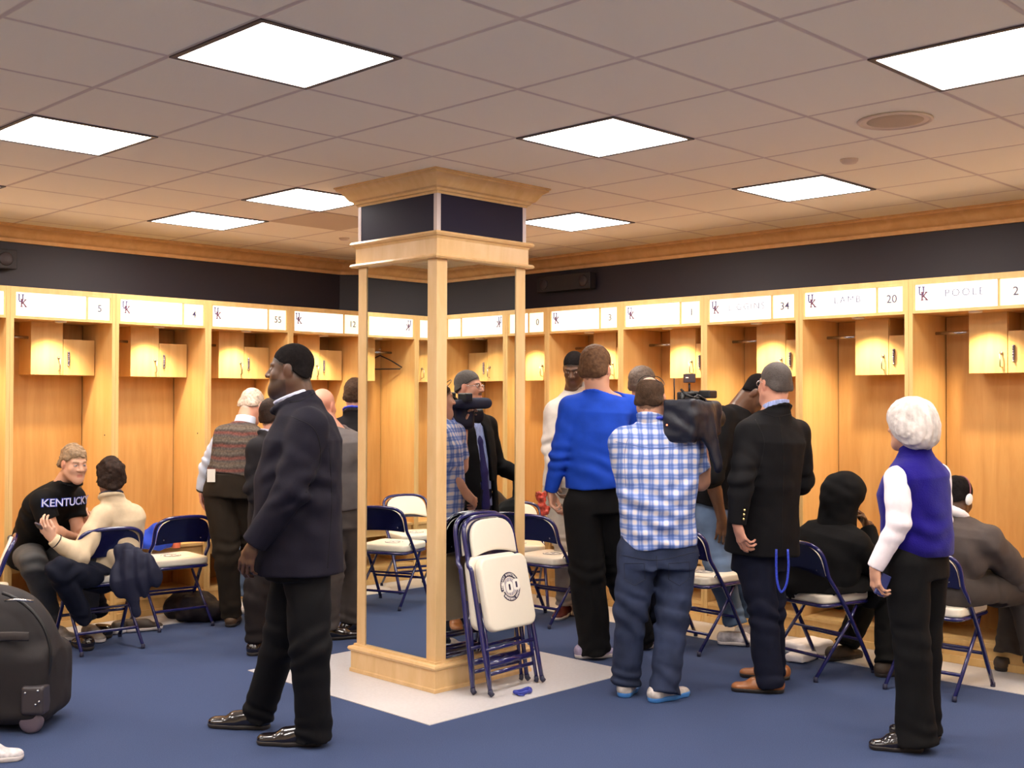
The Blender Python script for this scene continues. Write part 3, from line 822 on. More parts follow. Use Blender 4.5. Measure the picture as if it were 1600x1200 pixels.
        for i in range(8):
            for j in range(i+1, 8):
                if np.abs(off[i]-off[j]).sum() != 1: continue
                x = (cv[:, i] < 0) != (cv[:, j] < 0); t = np.where(x, cv[:, i]/np.where(x, cv[:, i]-cv[:, j], 1), 0)
                acc += np.where(x[:, None], off[i]+(off[j]-off[i])*t[:, None], 0); cnt += x
        V = (np.stack(act, 1)+acc/cnt[:, None])*v+lo
        m_ = np.full(n, -1, np.int64); m_[act] = np.arange(len(V)); F = []
        for q in range(3):
            a, b = (q+1) % 3, (q+2) % 3
            s0 = [slice(1, n[i]-1) for i in range(3)]; s1 = list(s0); s0[q] = slice(0, n[q]-1); s1[q] = slice(1, n[q])
            A0 = I[tuple(s0)]; A1 = I[tuple(s1)]; e = np.nonzero(A0 != A1); fl = A0[e]
            E = [e[i]+(0 if i == q else 1) for i in range(3)]
            def at_(da, db):
                G = list(E); G[a] = E[a]-da; G[b] = E[b]-db; return m_[tuple(G)]
            qd = np.stack([at_(1, 1), at_(0, 1), at_(0, 0), at_(1, 0)], 1); qd[~fl] = qd[~fl][:, ::-1]; F.append(qd)
        F = np.concatenate(F); F = F[(F >= 0).all(1)]
        return V, F
    def build(s, name, material, parent=None, color=None, biggest=False):
        V, F = s.polys()
        if biggest:      # keep one connected piece
            lab = np.arange(len(V))
            while True:
                mn = lab[F].min(1); old = lab.copy()
                for c in range(4): np.minimum.at(lab, F[:, c], mn)
                lab = lab[lab]
                if (lab == old).all(): break
            root = np.bincount(lab).argmax(); keep = lab == root; mp = np.cumsum(keep)-1; F = mp[F[keep[F[:, 0]]]]; V = V[keep]
        o0 = np.array(parent.matrix_world.translation) if parent is not None and parent.parent is None and parent.type == 'EMPTY' else np.zeros(3)
        org = np.array(parent['_o']) if parent is not None and '_o' in parent else o0
        me = bpy.data.meshes.new(name); me.vertices.add(len(V)); me.vertices.foreach_set('co', (V-org).astype(np.float32).ravel())
        me.loops.add(len(F)*4); me.loops.foreach_set('vertex_index', F.ravel().astype(np.int32))
        me.polygons.add(len(F)); me.polygons.foreach_set('loop_start', np.arange(len(F), dtype=np.int32)*4)
        me.update(calc_edges=True); me.validate()
        me.polygons.foreach_set('use_smooth', [True]*len(me.polygons))
        if color is not None:
            at = me.color_attributes.new('Col', 'FLOAT_COLOR', 'POINT'); at.data.foreach_set('color', color(V).astype(np.float32).ravel())
        o = link(name, me, material, parent); o['_o'] = [float(q) for q in org]
        return o
def stitch(parent, obj, px, name, material, r=.0022, depth=6.0, n=10):
    """a seam or edge lying on the surface of obj, through points given in the photograph"""
    from mathutils.bvhtree import BVHTree
    me = obj.data; o = np.array(obj['_o']); bv = BVHTree.FromPolygons([v.co[:] for v in me.vertices], [tuple(p.vertices) for p in me.polygons])
    pts = []
    P = [Vector((a, b, 0)) for a, b in px]
    for q in curve_pts(P, n) if len(P) > 2 else [P[0].lerp(P[1], i/n) for i in range(n+1)]:
        d = Vector(nrm(PT(q.x, q.y, 1)-CAM)); h = bv.ray_cast(Vector(CAM-o), d)
        if h[0] is not None: pts.append(h[0]-d*r*.35)
    if len(pts) > 2: return MB().tube(pts, r, 6).build(name, material, obj)
def clean_tmp():
    for o in COL.objects:
        if '_o' in o: del o['_o']

# directions: a heading of 0 looks away from the camera, 90 to the right of the picture, 180 at the camera, -90 to the left
HF = nrm([V_D[0], V_D[1], 0]); HR_ = nrm([V_R[0], V_R[1], 0]); UP = np.array([0, 0, 1.])
def heading(deg, pitch=0.0):
    a = math.radians(deg); f = HF*math.cos(a)+HR_*math.sin(a); p = math.radians(pitch)
    return f*math.cos(p)+UP*math.sin(p)
def frame(deg, pitch=0.0, roll=0.0):
    f = heading(deg, pitch); r = nrm(np.cross(f, UP)); u = np.cross(r, f); a = math.radians(roll)
    r2 = r*math.cos(a)+u*math.sin(a); u2 = -r*math.sin(a)+u*math.cos(a)
    return np.array([r2, f, u2])      # rows: right, forward, up
SKIN = {'fair': (.62, .33, .22), 'pink': (.60, .29, .20), 'pale': (.66, .37, .26), 'brown': (.11, .050, .026), 'dark': (.088, .040, .022)}
M_SKIN = mat('skin', (.6, .35, .25, 1), .48, spec=.4, attr='Col', bump=(260, .15, .001))
M_SKIND = mat('skin_dark', (.1, .05, .03, 1), .38, spec=.5, attr='Col', bump=(260, .12, .001))

class Head:
    def __init__(s, c, A, sc_=.95): s.c = np.asarray(c, float); s.A = A; s.s = sc_
    def p(s, x, y, z): return s.c+s.s*(x*s.A[0]+y*s.A[1]+z*s.A[2])
    def loc(s, V): return (V-s.c)@s.A.T/s.s
    def skin(s, F, N, nr=.056, fat=0.0):
        k = s.s
        F.el(s.p(0, -.012, .028), np.array([.076, .096, .088])*k, s.A)
        F.el(s.p(0, .028, -.040), np.array([.062+fat*.6, .066, .084])*k, s.A, .03)
        for q in (-1, 1):
            F.rc(s.p(q*.050, .0, -.058), s.p(q*.020, .068, -.105), (.021+fat)*k, .018*k, .03)
            F.el(s.p(q*.040, .058, -.030), np.array([.022+fat*.5, .020, .024])*k, s.A, .02)
            F.el(s.p(q*.033, .096, .004), np.array([.019, .016, .013])*k, s.A, .014, 's')
            F.el(s.p(q*.031, .0755, .0), np.array([.0135, .0135, .012])*k, s.A, .002)
            F.el(s.p(q*.0775, -.008, -.006), np.array([.009, .020, .033])*k, s.A, .006)
            F.el(s.p(q*.0175, .094, -.034), np.array([.009, .010, .008])*k, s.A, .006)
            F.rc(s.p(q*.012, .086, .021), s.p(q*.045, .072, .022), .008*k, .006*k, .012)
        F.rc(s.p(0, .066, -.106), s.p(0, .069, -.112), (.022+fat)*k, (.020+fat)*k, .025)
        F.rc(s.p(0, .084, .010), s.p(0, .108, -.031), .008*k, .0125*k, .012)
        F.rc(s.p(-.018, .080, -.0655), s.p(.018, .080, -.0655), [.004*k, .0075*k, .004*k], None, .005)
        F.rc(s.p(-.016, .079, -.077), s.p(.016, .079, -.077), [.004*k, .0085*k, .004*k], None, .005)
        F.rc(s.p(0, -.028, -.05), N, nr*k/.95, nr*1.08*k/.95, .03)
        if fat: F.el(s.p(0, .035, -.105), np.array([.05, .04, .03])*k, s.A, .04)
    def paint(s, V, col, base, brow=(.10, .06, .04), lips=None, beard=None, stash=None, iris=(.12, .08, .05), scalp=None, line=(-.006, .66), bald=None):
        L = s.loc(V); x, y, z = np.abs(L[:, 0]), L[:, 1], L[:, 2]
        nearh = (np.abs(L) < .2).all(1)
        def put(mk, c, w=1.0): col[mk & nearh, :3] = col[mk & nearh, :3]*(1-w)+np.array(c)*w
        lips = lips or (base[0]*.85, base[1]*.55, base[2]*.6)
        put((x > .060) & (y < .02) & (z > -.04) & (z < .03) , (base[0]*1.02, base[1]*.82, base[2]*.8), .6)
        if beard: put((z < -.048) & (y > .0) & ~((x < .02) & (z > -.082) & (z < -.062)), beard, .75)
        if stash: put((x < .030) & (y > .06) & (z < -.046) & (z > -.063), stash, .9)
        put((x < .019) & (y > .06) & (z < -.0625) & (z > -.083), lips, .85)
        put((x > .013) & (x < .049) & (y > .055) & (z > .017) & (z < .027), brow, .8)
        if scalp is not None:
            nn = vnoise(L*60)*.006+vnoise(L*230)*.005
            w_ = np.clip((z-(line[0]+line[1]*y)+nn)/.012+.5, 0, 1)*(nearh & (z > -.085) & ~((x > .070) & (y > -.024) & (y < .018) & (z < .026)))
            w_ *= np.clip((-z-.085)/-.01, 0, 1)
            if bald is not None: w_ *= np.clip((np.sqrt(((L-np.array([0, bald[0], bald[1]]))**2/np.array(bald[2])**2).sum(1))-1+nn*10)*5, 0, 1)
            col[:, :3] = col[:, :3]*(1-w_[:, None]*.85)+np.array(scalp)*w_[:, None]*.85
        e = np.sqrt((x-.031)**2+(y-.0755)**2+z**2); 
        put((e < .0148) & (np.abs(z) < .0055) & (y > .08) & (np.abs(x-.031) < .0115), (.42, .38, .36), .8)
        put((np.hypot(x-.031, z) < .0060) & (y > .082) & (e < .016), iris, 1)
    def hair(s, name, material, parent, th=.011, drop=.0025, slope=.69, vox=.0045, rough=.0015, fr=70, extra=None, balding=None, up=.008, back=.004):
        k = s.s; F = SDF(vox)
        F.el(s.p(0, -.014-back, .030+up), np.array([.075+th, .095+th, .087+th])*k, s.A)
        F.rc(s.p(-.042, -.055-back, -.022), s.p(.042, -.055-back, -.022), (.034+th)*k, None, .03)
        if extra: extra(F, s)
        F.cut(s.p(0, 0, drop), -(s.A[2]-slope*s.A[1]))
        for q in (-1, 1): F.el(s.p(q*.085, .002, -.010), np.array([.022, .026, .036])*k, s.A, .006, 's')
        if balding is not None: F.el(s.p(0, balding[0], balding[1]), np.array(balding[2])*k, s.A, .010, 's')
        F.cloth(rough, fr); return F.build(name, material, parent)
def neck_ring(G, N, hd, r=.066, t=.011, y=-.035, z=-.118, tilt=.35, k=.02, arc=(0, 360), deep=1.0, solid=True):
    """a collar rolled round the neck"""
    c = hd.p(0, y, z); f = hd.A[1]; f = nrm(f-UP*np.dot(f, UP)); rt = np.cross(f, UP); pts = []
    if solid: G.rc(np.asarray(N)-UP*.03, c+UP*.02, r+.010, r+.001, .03); G.cut(c-UP*.001, nrm(UP+f*tilt), .12)
    for a in np.radians(np.linspace(arc[0], arc[1], 17)):
        pts.append(c+(rt*math.cos(a)+f*math.sin(a)*deep)*r-UP*tilt*r*(math.sin(a)+.1))
    for i in range(16): G.rc(pts[i], pts[i+1], t, t, k if i == 0 else .006)
    return G
def seat_cut(G, x, y, deg, z=.487, w=.30, l=.235, h=.12):
    a = math.radians(deg); A = np.array([[math.cos(a), math.sin(a), 0], [-math.sin(a), math.cos(a), 0], [0, 0, 1]])
    return G.box(np.array([x, y, z-h]), (w, l, h), A, .01, .004, 's')
def hand(F, W, d, pn, side, curl=.5, k=1.0, thumb=.6, spread=.10, curls=None, point=None):
    """W wrist, d towards the knuckles, pn out of the palm, side the way the thumb lies"""
    d = nrm(d); pn = nrm(np.asarray(pn)-d*np.dot(pn, d)); l = np.cross(d, pn); l = l*(1 if np.dot(l, side) > 0 else -1)
    W = np.asarray(W, float); kn = W+d*.088*k
    F.rc(W-d*.01, W+d*.03*k, .027*k, .030*k, .012, (pn, .70))
    F.rc(W+d*.03*k+l*.012*k, kn+l*.020*k-d*.008*k, .022*k, .018*k, .012, (pn, .62))
    F.rc(W+d*.03*k-l*.012*k, kn-l*.020*k-d*.012*k, .022*k, .017*k, .012, (pn, .62))
    F.rc(W+d*.02*k+l*.014*k+pn*.006, W+d*.055*k+l*.026*k+pn*.008, .016*k, .013*k, .012)
    lens = ((.044, .026, .020), (.050, .030, .022), (.046, .028, .021), (.035, .021, .018)); offs = (.031, .0105, -.0105, -.031); rr = (.0088, .0092, .0088, .0078)
    for i in range(4):
        c = curl if curls is None else curls[i]
        a = 0; p = kn+l*offs[i]*k-d*(.0, -.004, .002, .012)[i]*k; dd = nrm(d+l*offs[i]/.03*spread)
        pts = [p-dd*.012*k]; rs = [rr[i]*k*1.05]; pts.append(p); rs.append(rr[i]*k*1.05)
        for j, fl in enumerate((.75, .95, .6)):
            a += c*fl*1.35; v_ = dd*math.cos(a)+pn*math.sin(a); p = p+v_*lens[i][j]*k; pts.append(p); rs.append(rr[i]*k*(.98-.07*(j+1)))
        F.chain(pts, rs, .004)
    t0 = W+d*.026*k+l*.024*k+pn*.006*k; v1 = nrm(d*.75+l*(.75-.45*thumb)+pn*.45*thumb); v2 = nrm(d*.95+l*(.25-.5*thumb)+pn*.55*thumb)
    t1 = t0+v1*.040*k; t2 = t1+v2*.032*k; t3 = t2+nrm(v2+pn*.2*thumb)*.024*k
    F.chain([t0, t1, t2, t3], [.0135*k, .0108*k, .0098*k, .0080*k], .006)
def shoe(parent, ank, deg, material, sole_mat, L=.285, W_=.048, name='shoe', pitch=0.0, hi=.075, floor=0.0, solecol=None, toeup=0.0, laces=None, heel=.012):
    """ank: ankle point above the heel; deg heading of the toe"""
    A = frame(deg, pitch); f, r, u = A[1], A[0], A[2]
    g = np.array([ank[0], ank[1], floor]) if floor is not None else np.asarray(ank)-u*.09
    F = SDF(.005); b = g-f*.065
    def q(y, z, x=0): return b+f*y+u*z+r*x
    F.rc(q(.035, .040), q(L*.55, .036), .040, W_*.86, .03, (u, .95))
    F.rc(q(L*.55, .030), q(L-.048, .024), W_*.92, W_*.82, .02, (u, .62))
    F.rc(q(.035, .05), q(.055, hi), .036, .034, .03); F.rc(q(.07, .07), q(L*.50, .044), .030, .030, .03)
    F.cut(q(0, .010), -u); F.cut(q(.05, hi+.006), u)
    o = F.build(name, material, parent)
    S = SDF(.005); S.rc(q(.035, .02), q(L*.5, .02), .042, W_*.90, .02); S.rc(q(L*.5, .02), q(L-.050, .02), W_*.98, W_*.88, .02)
    S.cut(q(0, .020+heel*.2), u); S.cut(q(0, .0005), -u)
    S.build('sole', sole_mat, o)
    if laces is not None:
        for i in range(3):
            y = L*.42+i*.022; z = .078-i*.012
            lb = MB().tube([tuple(q(y, z-.012, -.022)-np.array(o['_o'])), tuple(q(y, z+.002)-np.array(o['_o'])), tuple(q(y+.004, z-.012, .022)-np.array(o['_o']))], .0022, 6)
            lb.build('lace', laces, o)
    return o
def person(loc, label, name='person'):
    loc = np.asarray(loc, float)
    r = empty(name, tuple(float(v) for v in loc), 0, label, 'person'); r['_o'] = [float(v) for v in loc]
    return r
def cloth_mat(name, rgb, rough=.85, fine=180, amount=.10, sheen=0.0, bump=.35):
    return mat(name, srgb(*rgb), rough, spec=.2, sheen=sheen, bump=(fine, bump, .0015), vary=(14, amount))
def arm_skin(F, N, S, E, W, r=(.050, .042, .036, .026), k=.02):
    F.rc(N, S, .050, r[0], .03); F.rc(S, E, r[0], r[2]+.002, k); F.rc(E, W, [r[2]+.002, r[2]+.004, r[3]+.004, r[3]], None, k)
def _sk(p):
    q = vnoise(np.array([np.asarray(p)*5, np.asarray(p)*5+9, np.asarray(p)*5+17])); return q*1.1
def sleeve(G, S, E, W, r=(.068, .058, .052, .042), k=.025, cut=True, elbow_amp=.011):
    S, E, W = map(np.asarray, (S, E, W))
    G.rc(S, E, [r[0], (r[0]+r[1])/2+.002, r[1]], None, k); G.rc(E, W, [r[1], r[2], r[3]], None, .012, end=cut)
    if elbow_amp:
        G.fold(E, .17, nrm(W-S)+_sk(E), 85, elbow_amp, 4); G.fold(S*.5+E*.5, .13, nrm(E-S)*.6+_sk(S), 60, elbow_amp*.7, 4)
def shoulders(G, N, SL, SR, r=.062, k=.05, drop=.035, mid=.075):
    N = np.asarray(N); 
    for S in (SL, SR): G.rc(N-UP*drop, S, mid, r, k)
def trouser_leg(G, H, K, A, r=(.098, .078, .068, .062), k=.02, flare=None, knee_amp=.011, hem_amp=.007, cut=True):
    H, K, A = map(np.asarray, (H, K, A))
    G.rc(H, K, [r[0], (r[0]+r[1])/2, r[1]], None, k); G.rc(K, A, [r[1], r[2], r[3]], None, .012, end=cut)
    G.fold(K, .20, nrm(A-H)+_sk(K)*.8, 62, knee_amp, 5); G.fold(A, .20, nrm(A-K)+_sk(A)*.5, 85, hem_amp, 5); G.fold(H*.6+K*.4, .16, nrm(K-H)*.5+_sk(H), 50, knee_amp, 4)
def const(rgb):
    def f(V): c = np.ones((len(V), 4)); c[:, :3] = rgb; return c
    return f
# ------------------------------------------------------------------ the people
def PZ(px, depth, z):
    """the point at height z, that far in front of the camera, in the photograph's column px"""
    p = PT(px, 600, depth); dv = depth*V_U/FPX
    n = (z-p[2])/dv[2]; return p+dv*n
M_HAIRB = mat('hair_brown', (.050, .026, .014, 1), .7, spec=.2, vary=(60, .35), bump=(190, .8, .003))
M_HAIRK = mat('hair_black', (.008, .006, .006, 1), .9, spec=.1, vary=(60, .3), bump=(230, .7, .002))
M_HAIRD = mat('hair_dark_brown', (.022, .010, .006, 1), .7, spec=.2, vary=(50, .4), bump=(170, .8, .004))
M_HAIRG = mat('hair_grey', (.075, .060, .055, 1), .75, vary=(150, .22), bump=(190, .8, .003))
M_HAIRW = mat('hair_white', (.62, .56, .53, 1), .5, vary=(34, .25, (1, 1, .22)), bump=(60, .5, .004))
M_HAIRL = mat('hair_light_brown', (.11, .055, .027, 1), .7, spec=.2, vary=(60, .35), bump=(190, .8, .003))
M_SUIT = cloth_mat('navy_suit_wool', (22, 19, 32), .8)
M_SUITT = cloth_mat('black_suit_trousers', (9, 8, 12), .8)
M_SHIRTW = cloth_mat('pale_blue_shirt', (205, 208, 235), .7)
M_BLAZER = cloth_mat('black_blazer_wool', (11, 10, 14), .85)
M_DENIMK = cloth_mat('dark_navy_denim', (17, 20, 38), .85)
M_DENIM = mat('blue_denim', srgb(42, 50, 74), .85, spec=.2, bump=(200, .4, .0015), vary=(6, .42))
M_SKYBLUE = cloth_mat('royal_blue_jersey', (28, 72, 190), .8)
M_BLACKT = cloth_mat('black_cotton', (11, 10, 13), .85)
M_VELOUR = cloth_mat('black_tricot', (10, 9, 11), .8)
M_FLEECE = mat('blue_fleece', srgb(28, 19, 112), .95, spec=.1, sheen=.1, bump=(150, .5, .003), vary=(9, .15))
M_KNITW = cloth_mat('white_knit', (236, 226, 232), .85)
M_LEATHK = mat('black_polished_leather', srgb(24, 18, 22), .18, spec=.6, coat=.6, bump=(30, .2, .004))
M_LEATHB = mat('tan_leather', srgb(150, 92, 50), .35, spec=.5, bump=(40, .3, .002), vary=(20, .15))
M_SOLEK = mat('dark_sole', srgb(40, 34, 32), .6)
M_SOLEW = mat('white_rubber_sole', srgb(225, 215, 212), .5)
M_LACEK = mat('black_lace', srgb(14, 12, 14), .6)
def plaid():
    mt = bpy.data.materials.new('blue_white_plaid'); mt.use_nodes = True
    nt = mt.node_tree; N = nt.nodes; L = nt.links; b = N['Principled BSDF']; b.inputs['Roughness'].default_value = .85
    b.inputs['Specular IOR Level'].default_value = .2
    tc = N.new('ShaderNodeTexCoord'); no = N.new('ShaderNodeTexNoise'); no.inputs['Scale'].default_value = 6
    L.new(tc.outputs['Object'], no.inputs['Vector'])
    wv = N.new('ShaderNodeVectorMath'); wv.operation = 'SCALE'; wv.inputs['Scale'].default_value = .022; L.new(no.outputs['Color'], wv.inputs[0])
    ad = N.new('ShaderNodeVectorMath'); ad.operation = 'ADD'; L.new(tc.outputs['Object'], ad.inputs[0]); L.new(wv.outputs[0], ad.inputs[1])
    def stripes(vec, per, stops, off=0.0):
        d = N.new('ShaderNodeVectorMath'); d.operation = 'DOT_PRODUCT'; d.inputs[1].default_value = tuple(np.array(vec)/per); L.new(ad.outputs[0], d.inputs[0])
        a = N.new('ShaderNodeMath'); a.operation = 'ADD'; a.inputs[1].default_value = off+50; L.new(d.outputs['Value'], a.inputs[0])
        f = N.new('ShaderNodeMath'); f.operation = 'FRACT'; L.new(a.outputs[0], f.inputs[0])
        r = N.new('ShaderNodeValToRGB'); L.new(f.outputs[0], r.inputs[0])
        e = r.color_ramp.elements
        while len(e) > 2: e.remove(e[0])
        e[0].position = stops[0][0]; e[0].color = (stops[0][1],)*3+(1,); e[1].position = stops[-1][0]; e[1].color = (stops[-1][1],)*3+(1,)
        for p, v in stops[1:-1]: q = e.new(p); q.color = (v,)*3+(1,)
        return r.outputs[0]
    st = [(0, 0), (.10, .10), (.2, .75), (.32, .85), (.40, .35), (.48, .8), (.62, .75), (.74, .08), (1, 0)]
    hx = stripes(HR_*1.0, .054, st); hz = stripes((0, 0, 1), .054, st)
    m1 = N.new('ShaderNodeMix'); m1.data_type = 'RGBA'; m1.inputs[0].default_value = .5; L.new(hx, m1.inputs[6]); L.new(hz, m1.inputs[7])
    cr = N.new('ShaderNodeValToRGB'); L.new(m1.outputs[2], cr.inputs[0]); e = cr.color_ramp.elements
    e[0].position = .02; e[0].color = (.74, .66, .65, 1); e[1].position = .78; e[1].color = (.09, .15, .42, 1)
    q = e.new(.26); q.color = (.42, .46, .66, 1); q = e.new(.46); q.color = (.17, .25, .56, 1)
    L.new(cr.outputs[0], b.inputs['Base Color']); return mt
M_PLAID = plaid()

def skin_body(root, F, base, hd=None, dark=False, **kw):
    def colr(V):
        c = np.ones((len(V), 4)); c[:, :3] = base
        if hd is not None: hd.paint(V, c, base, **kw)
        return c
    return F.build('body', M_SKIND if dark else M_SKIN, root, colr)
def glasses(root, hd, material, r=.021):
    b = MB(); o = np.array(root['_o']); P = lambda x, y, z: tuple(hd.p(x, y, z)-o)
    for q in (-1, 1):
        b.tube([P(q*.033+r*1.15*math.cos(a), .100-.02*abs(math.cos(a))*.3, -.002+r*.8*math.sin(a)) for a in np.linspace(0, 2*PI, 16, endpoint=False)], .0016, 6, closed=True)
        b.tube([P(q*.056, .094, .006), P(q*.074, .060, .008), P(q*.080, -.005, .010), P(q*.078, -.022, -.008)], .0015, 6)
    b.tube([P(-.010, .104, .002), P(.010, .104, .002)], .0015, 6)
    return b.build('glasses', material, root)

# --- the man in the dark suit, striding left
def suit_man():
    D = 5.42; root = person(PZ(470, D, 0), 'heavyset man in a dark navy suit striding left past the column')
    hd = Head(PT(453, 578, D), frame(-88, 2), .98)
    N = PT(470, 632, D+.01); SL = PT(482, 668, D-.19); SR = PT(466, 664, D+.20)
    EL = PT(455, 765, D-.27); WL = PT(398, 848, D-.25); ER = PT(478, 770, D+.25); WR = PT(440, 850, D+.22)
    F = SDF(.0045); hd.skin(F, N, .066, .010); arm_skin(F, N, SL, EL, WL); arm_skin(F, N, SR, ER, WR)
    dv = nrm(WL-EL)
    hand(F, WL+dv*.01, nrm(dv-UP*.6), nrm(HF*.9+HR_*.5), HR_*-1, .45, 1.05)
    F.el(hd.p(0, .03, -.085), (.062, .052, .045), hd.A, .03)
    hand(F, WR, nrm(WR-ER), -HF, -HR_, .5)
    b = SKIN['dark']; skin_body(root, F, b, hd, True, brow=(.01, .006, .005), lips=(.13, .05, .04), beard=(.035, .018, .013), scalp=(.010, .008, .007), line=(.0, .60))
    hd.hair('hair', M_HAIRK, root, .004, .012, .60, rough=.001)
    sh = SDF(.005); sh.rc(N-UP*.04, hd.p(0, -.014, -.115), .090, .078, .02); neck_ring(sh, N, hd, .076, .009, -.014, -.122, .42); sh.cut(hd.p(0, -.014, -.118), nrm(UP+hd.A[1]*.42)); sh.build('shirt_collar', M_SHIRTW, root)
    G = SDF(.007)
    hem = PT(463, 892, D); 
    G.loft(hem, N+UP*.01, heading(0), [(0, .235, .222, 0, .0), (.3, .235, .205, 0, 0), (.55, .245, .195, 0, .0), (.78, .25, .175, 0, -.015), (.92, .20, .12, 0, -.02), (1, .10, .085, 0, 0)])
    shoulders(G, N, SL, SR, .082, mid=.082)
    sleeve(G, SL, EL, WL, (.088, .078, .068, .055)); sleeve(G, SR, ER, WR, (.085, .075, .06, .05))
    G.cut(hd.p(0, -.02, -.150), nrm(UP+hd.A[1]*.5), .11); neck_ring(G, N, hd, .090, .014, -.02, -.150, .5)
    G.cloth(.006, 8); G.fold(PT(500, 780, D-.2), .25, UP+HR_*.5, 60, .007); G.fold(PT(430, 720, D-.2), .2, UP-HR_*.6, 55, .006)
    j = G.build('suit_jacket', M_SUIT, root)
    stitch(root, j, [(455, 650), (492, 672), (500, 720), (478, 770)], 'sleeve_seam', M_SEAM, .002); stitch(root, j, [(452, 628), (470, 626), (492, 612)], 'collar_seam', M_SEAM, .002)
    stitch(root, j, [(515, 700), (518, 790), (512, 888)], 'side_seam', M_SEAM, .0018)
    T = SDF(.007); HL = PT(478, 880, D-.10); HR2 = PT(462, 880, D+.10); KL = PT(484, 1008, D-.11); AL = PZ(490, D-.05, .035)
    KR = PT(440, 1000, D+.13); AR = PZ(402, D+.22, .06)
    T.loft(PT(468, 900, D), PT(466, 800, D), heading(0), [(0, .20, .155), (1, .19, .15)])
    trouser_leg(T, HL+HF*.03, KL, AL, (.112, .095, .084, .088)); trouser_leg(T, HR2, KR, AR, (.112, .092, .078, .078)); T.cut(np.array([0, 0, .008]), -UP)
    T.cloth(.004, 9); T.build('trousers', M_SUITT, root)
    shoe(root, PZ(482, D-.05, 0), -86, M_LEATHK, M_SOLEK, .315, .052, laces=M_LACEK, hi=.085)
    shoe(root, PZ(400, D+.22, 0), -82, M_LEATHK, M_SOLEK, .315, .052, laces=M_LACEK, hi=.085)
    return root
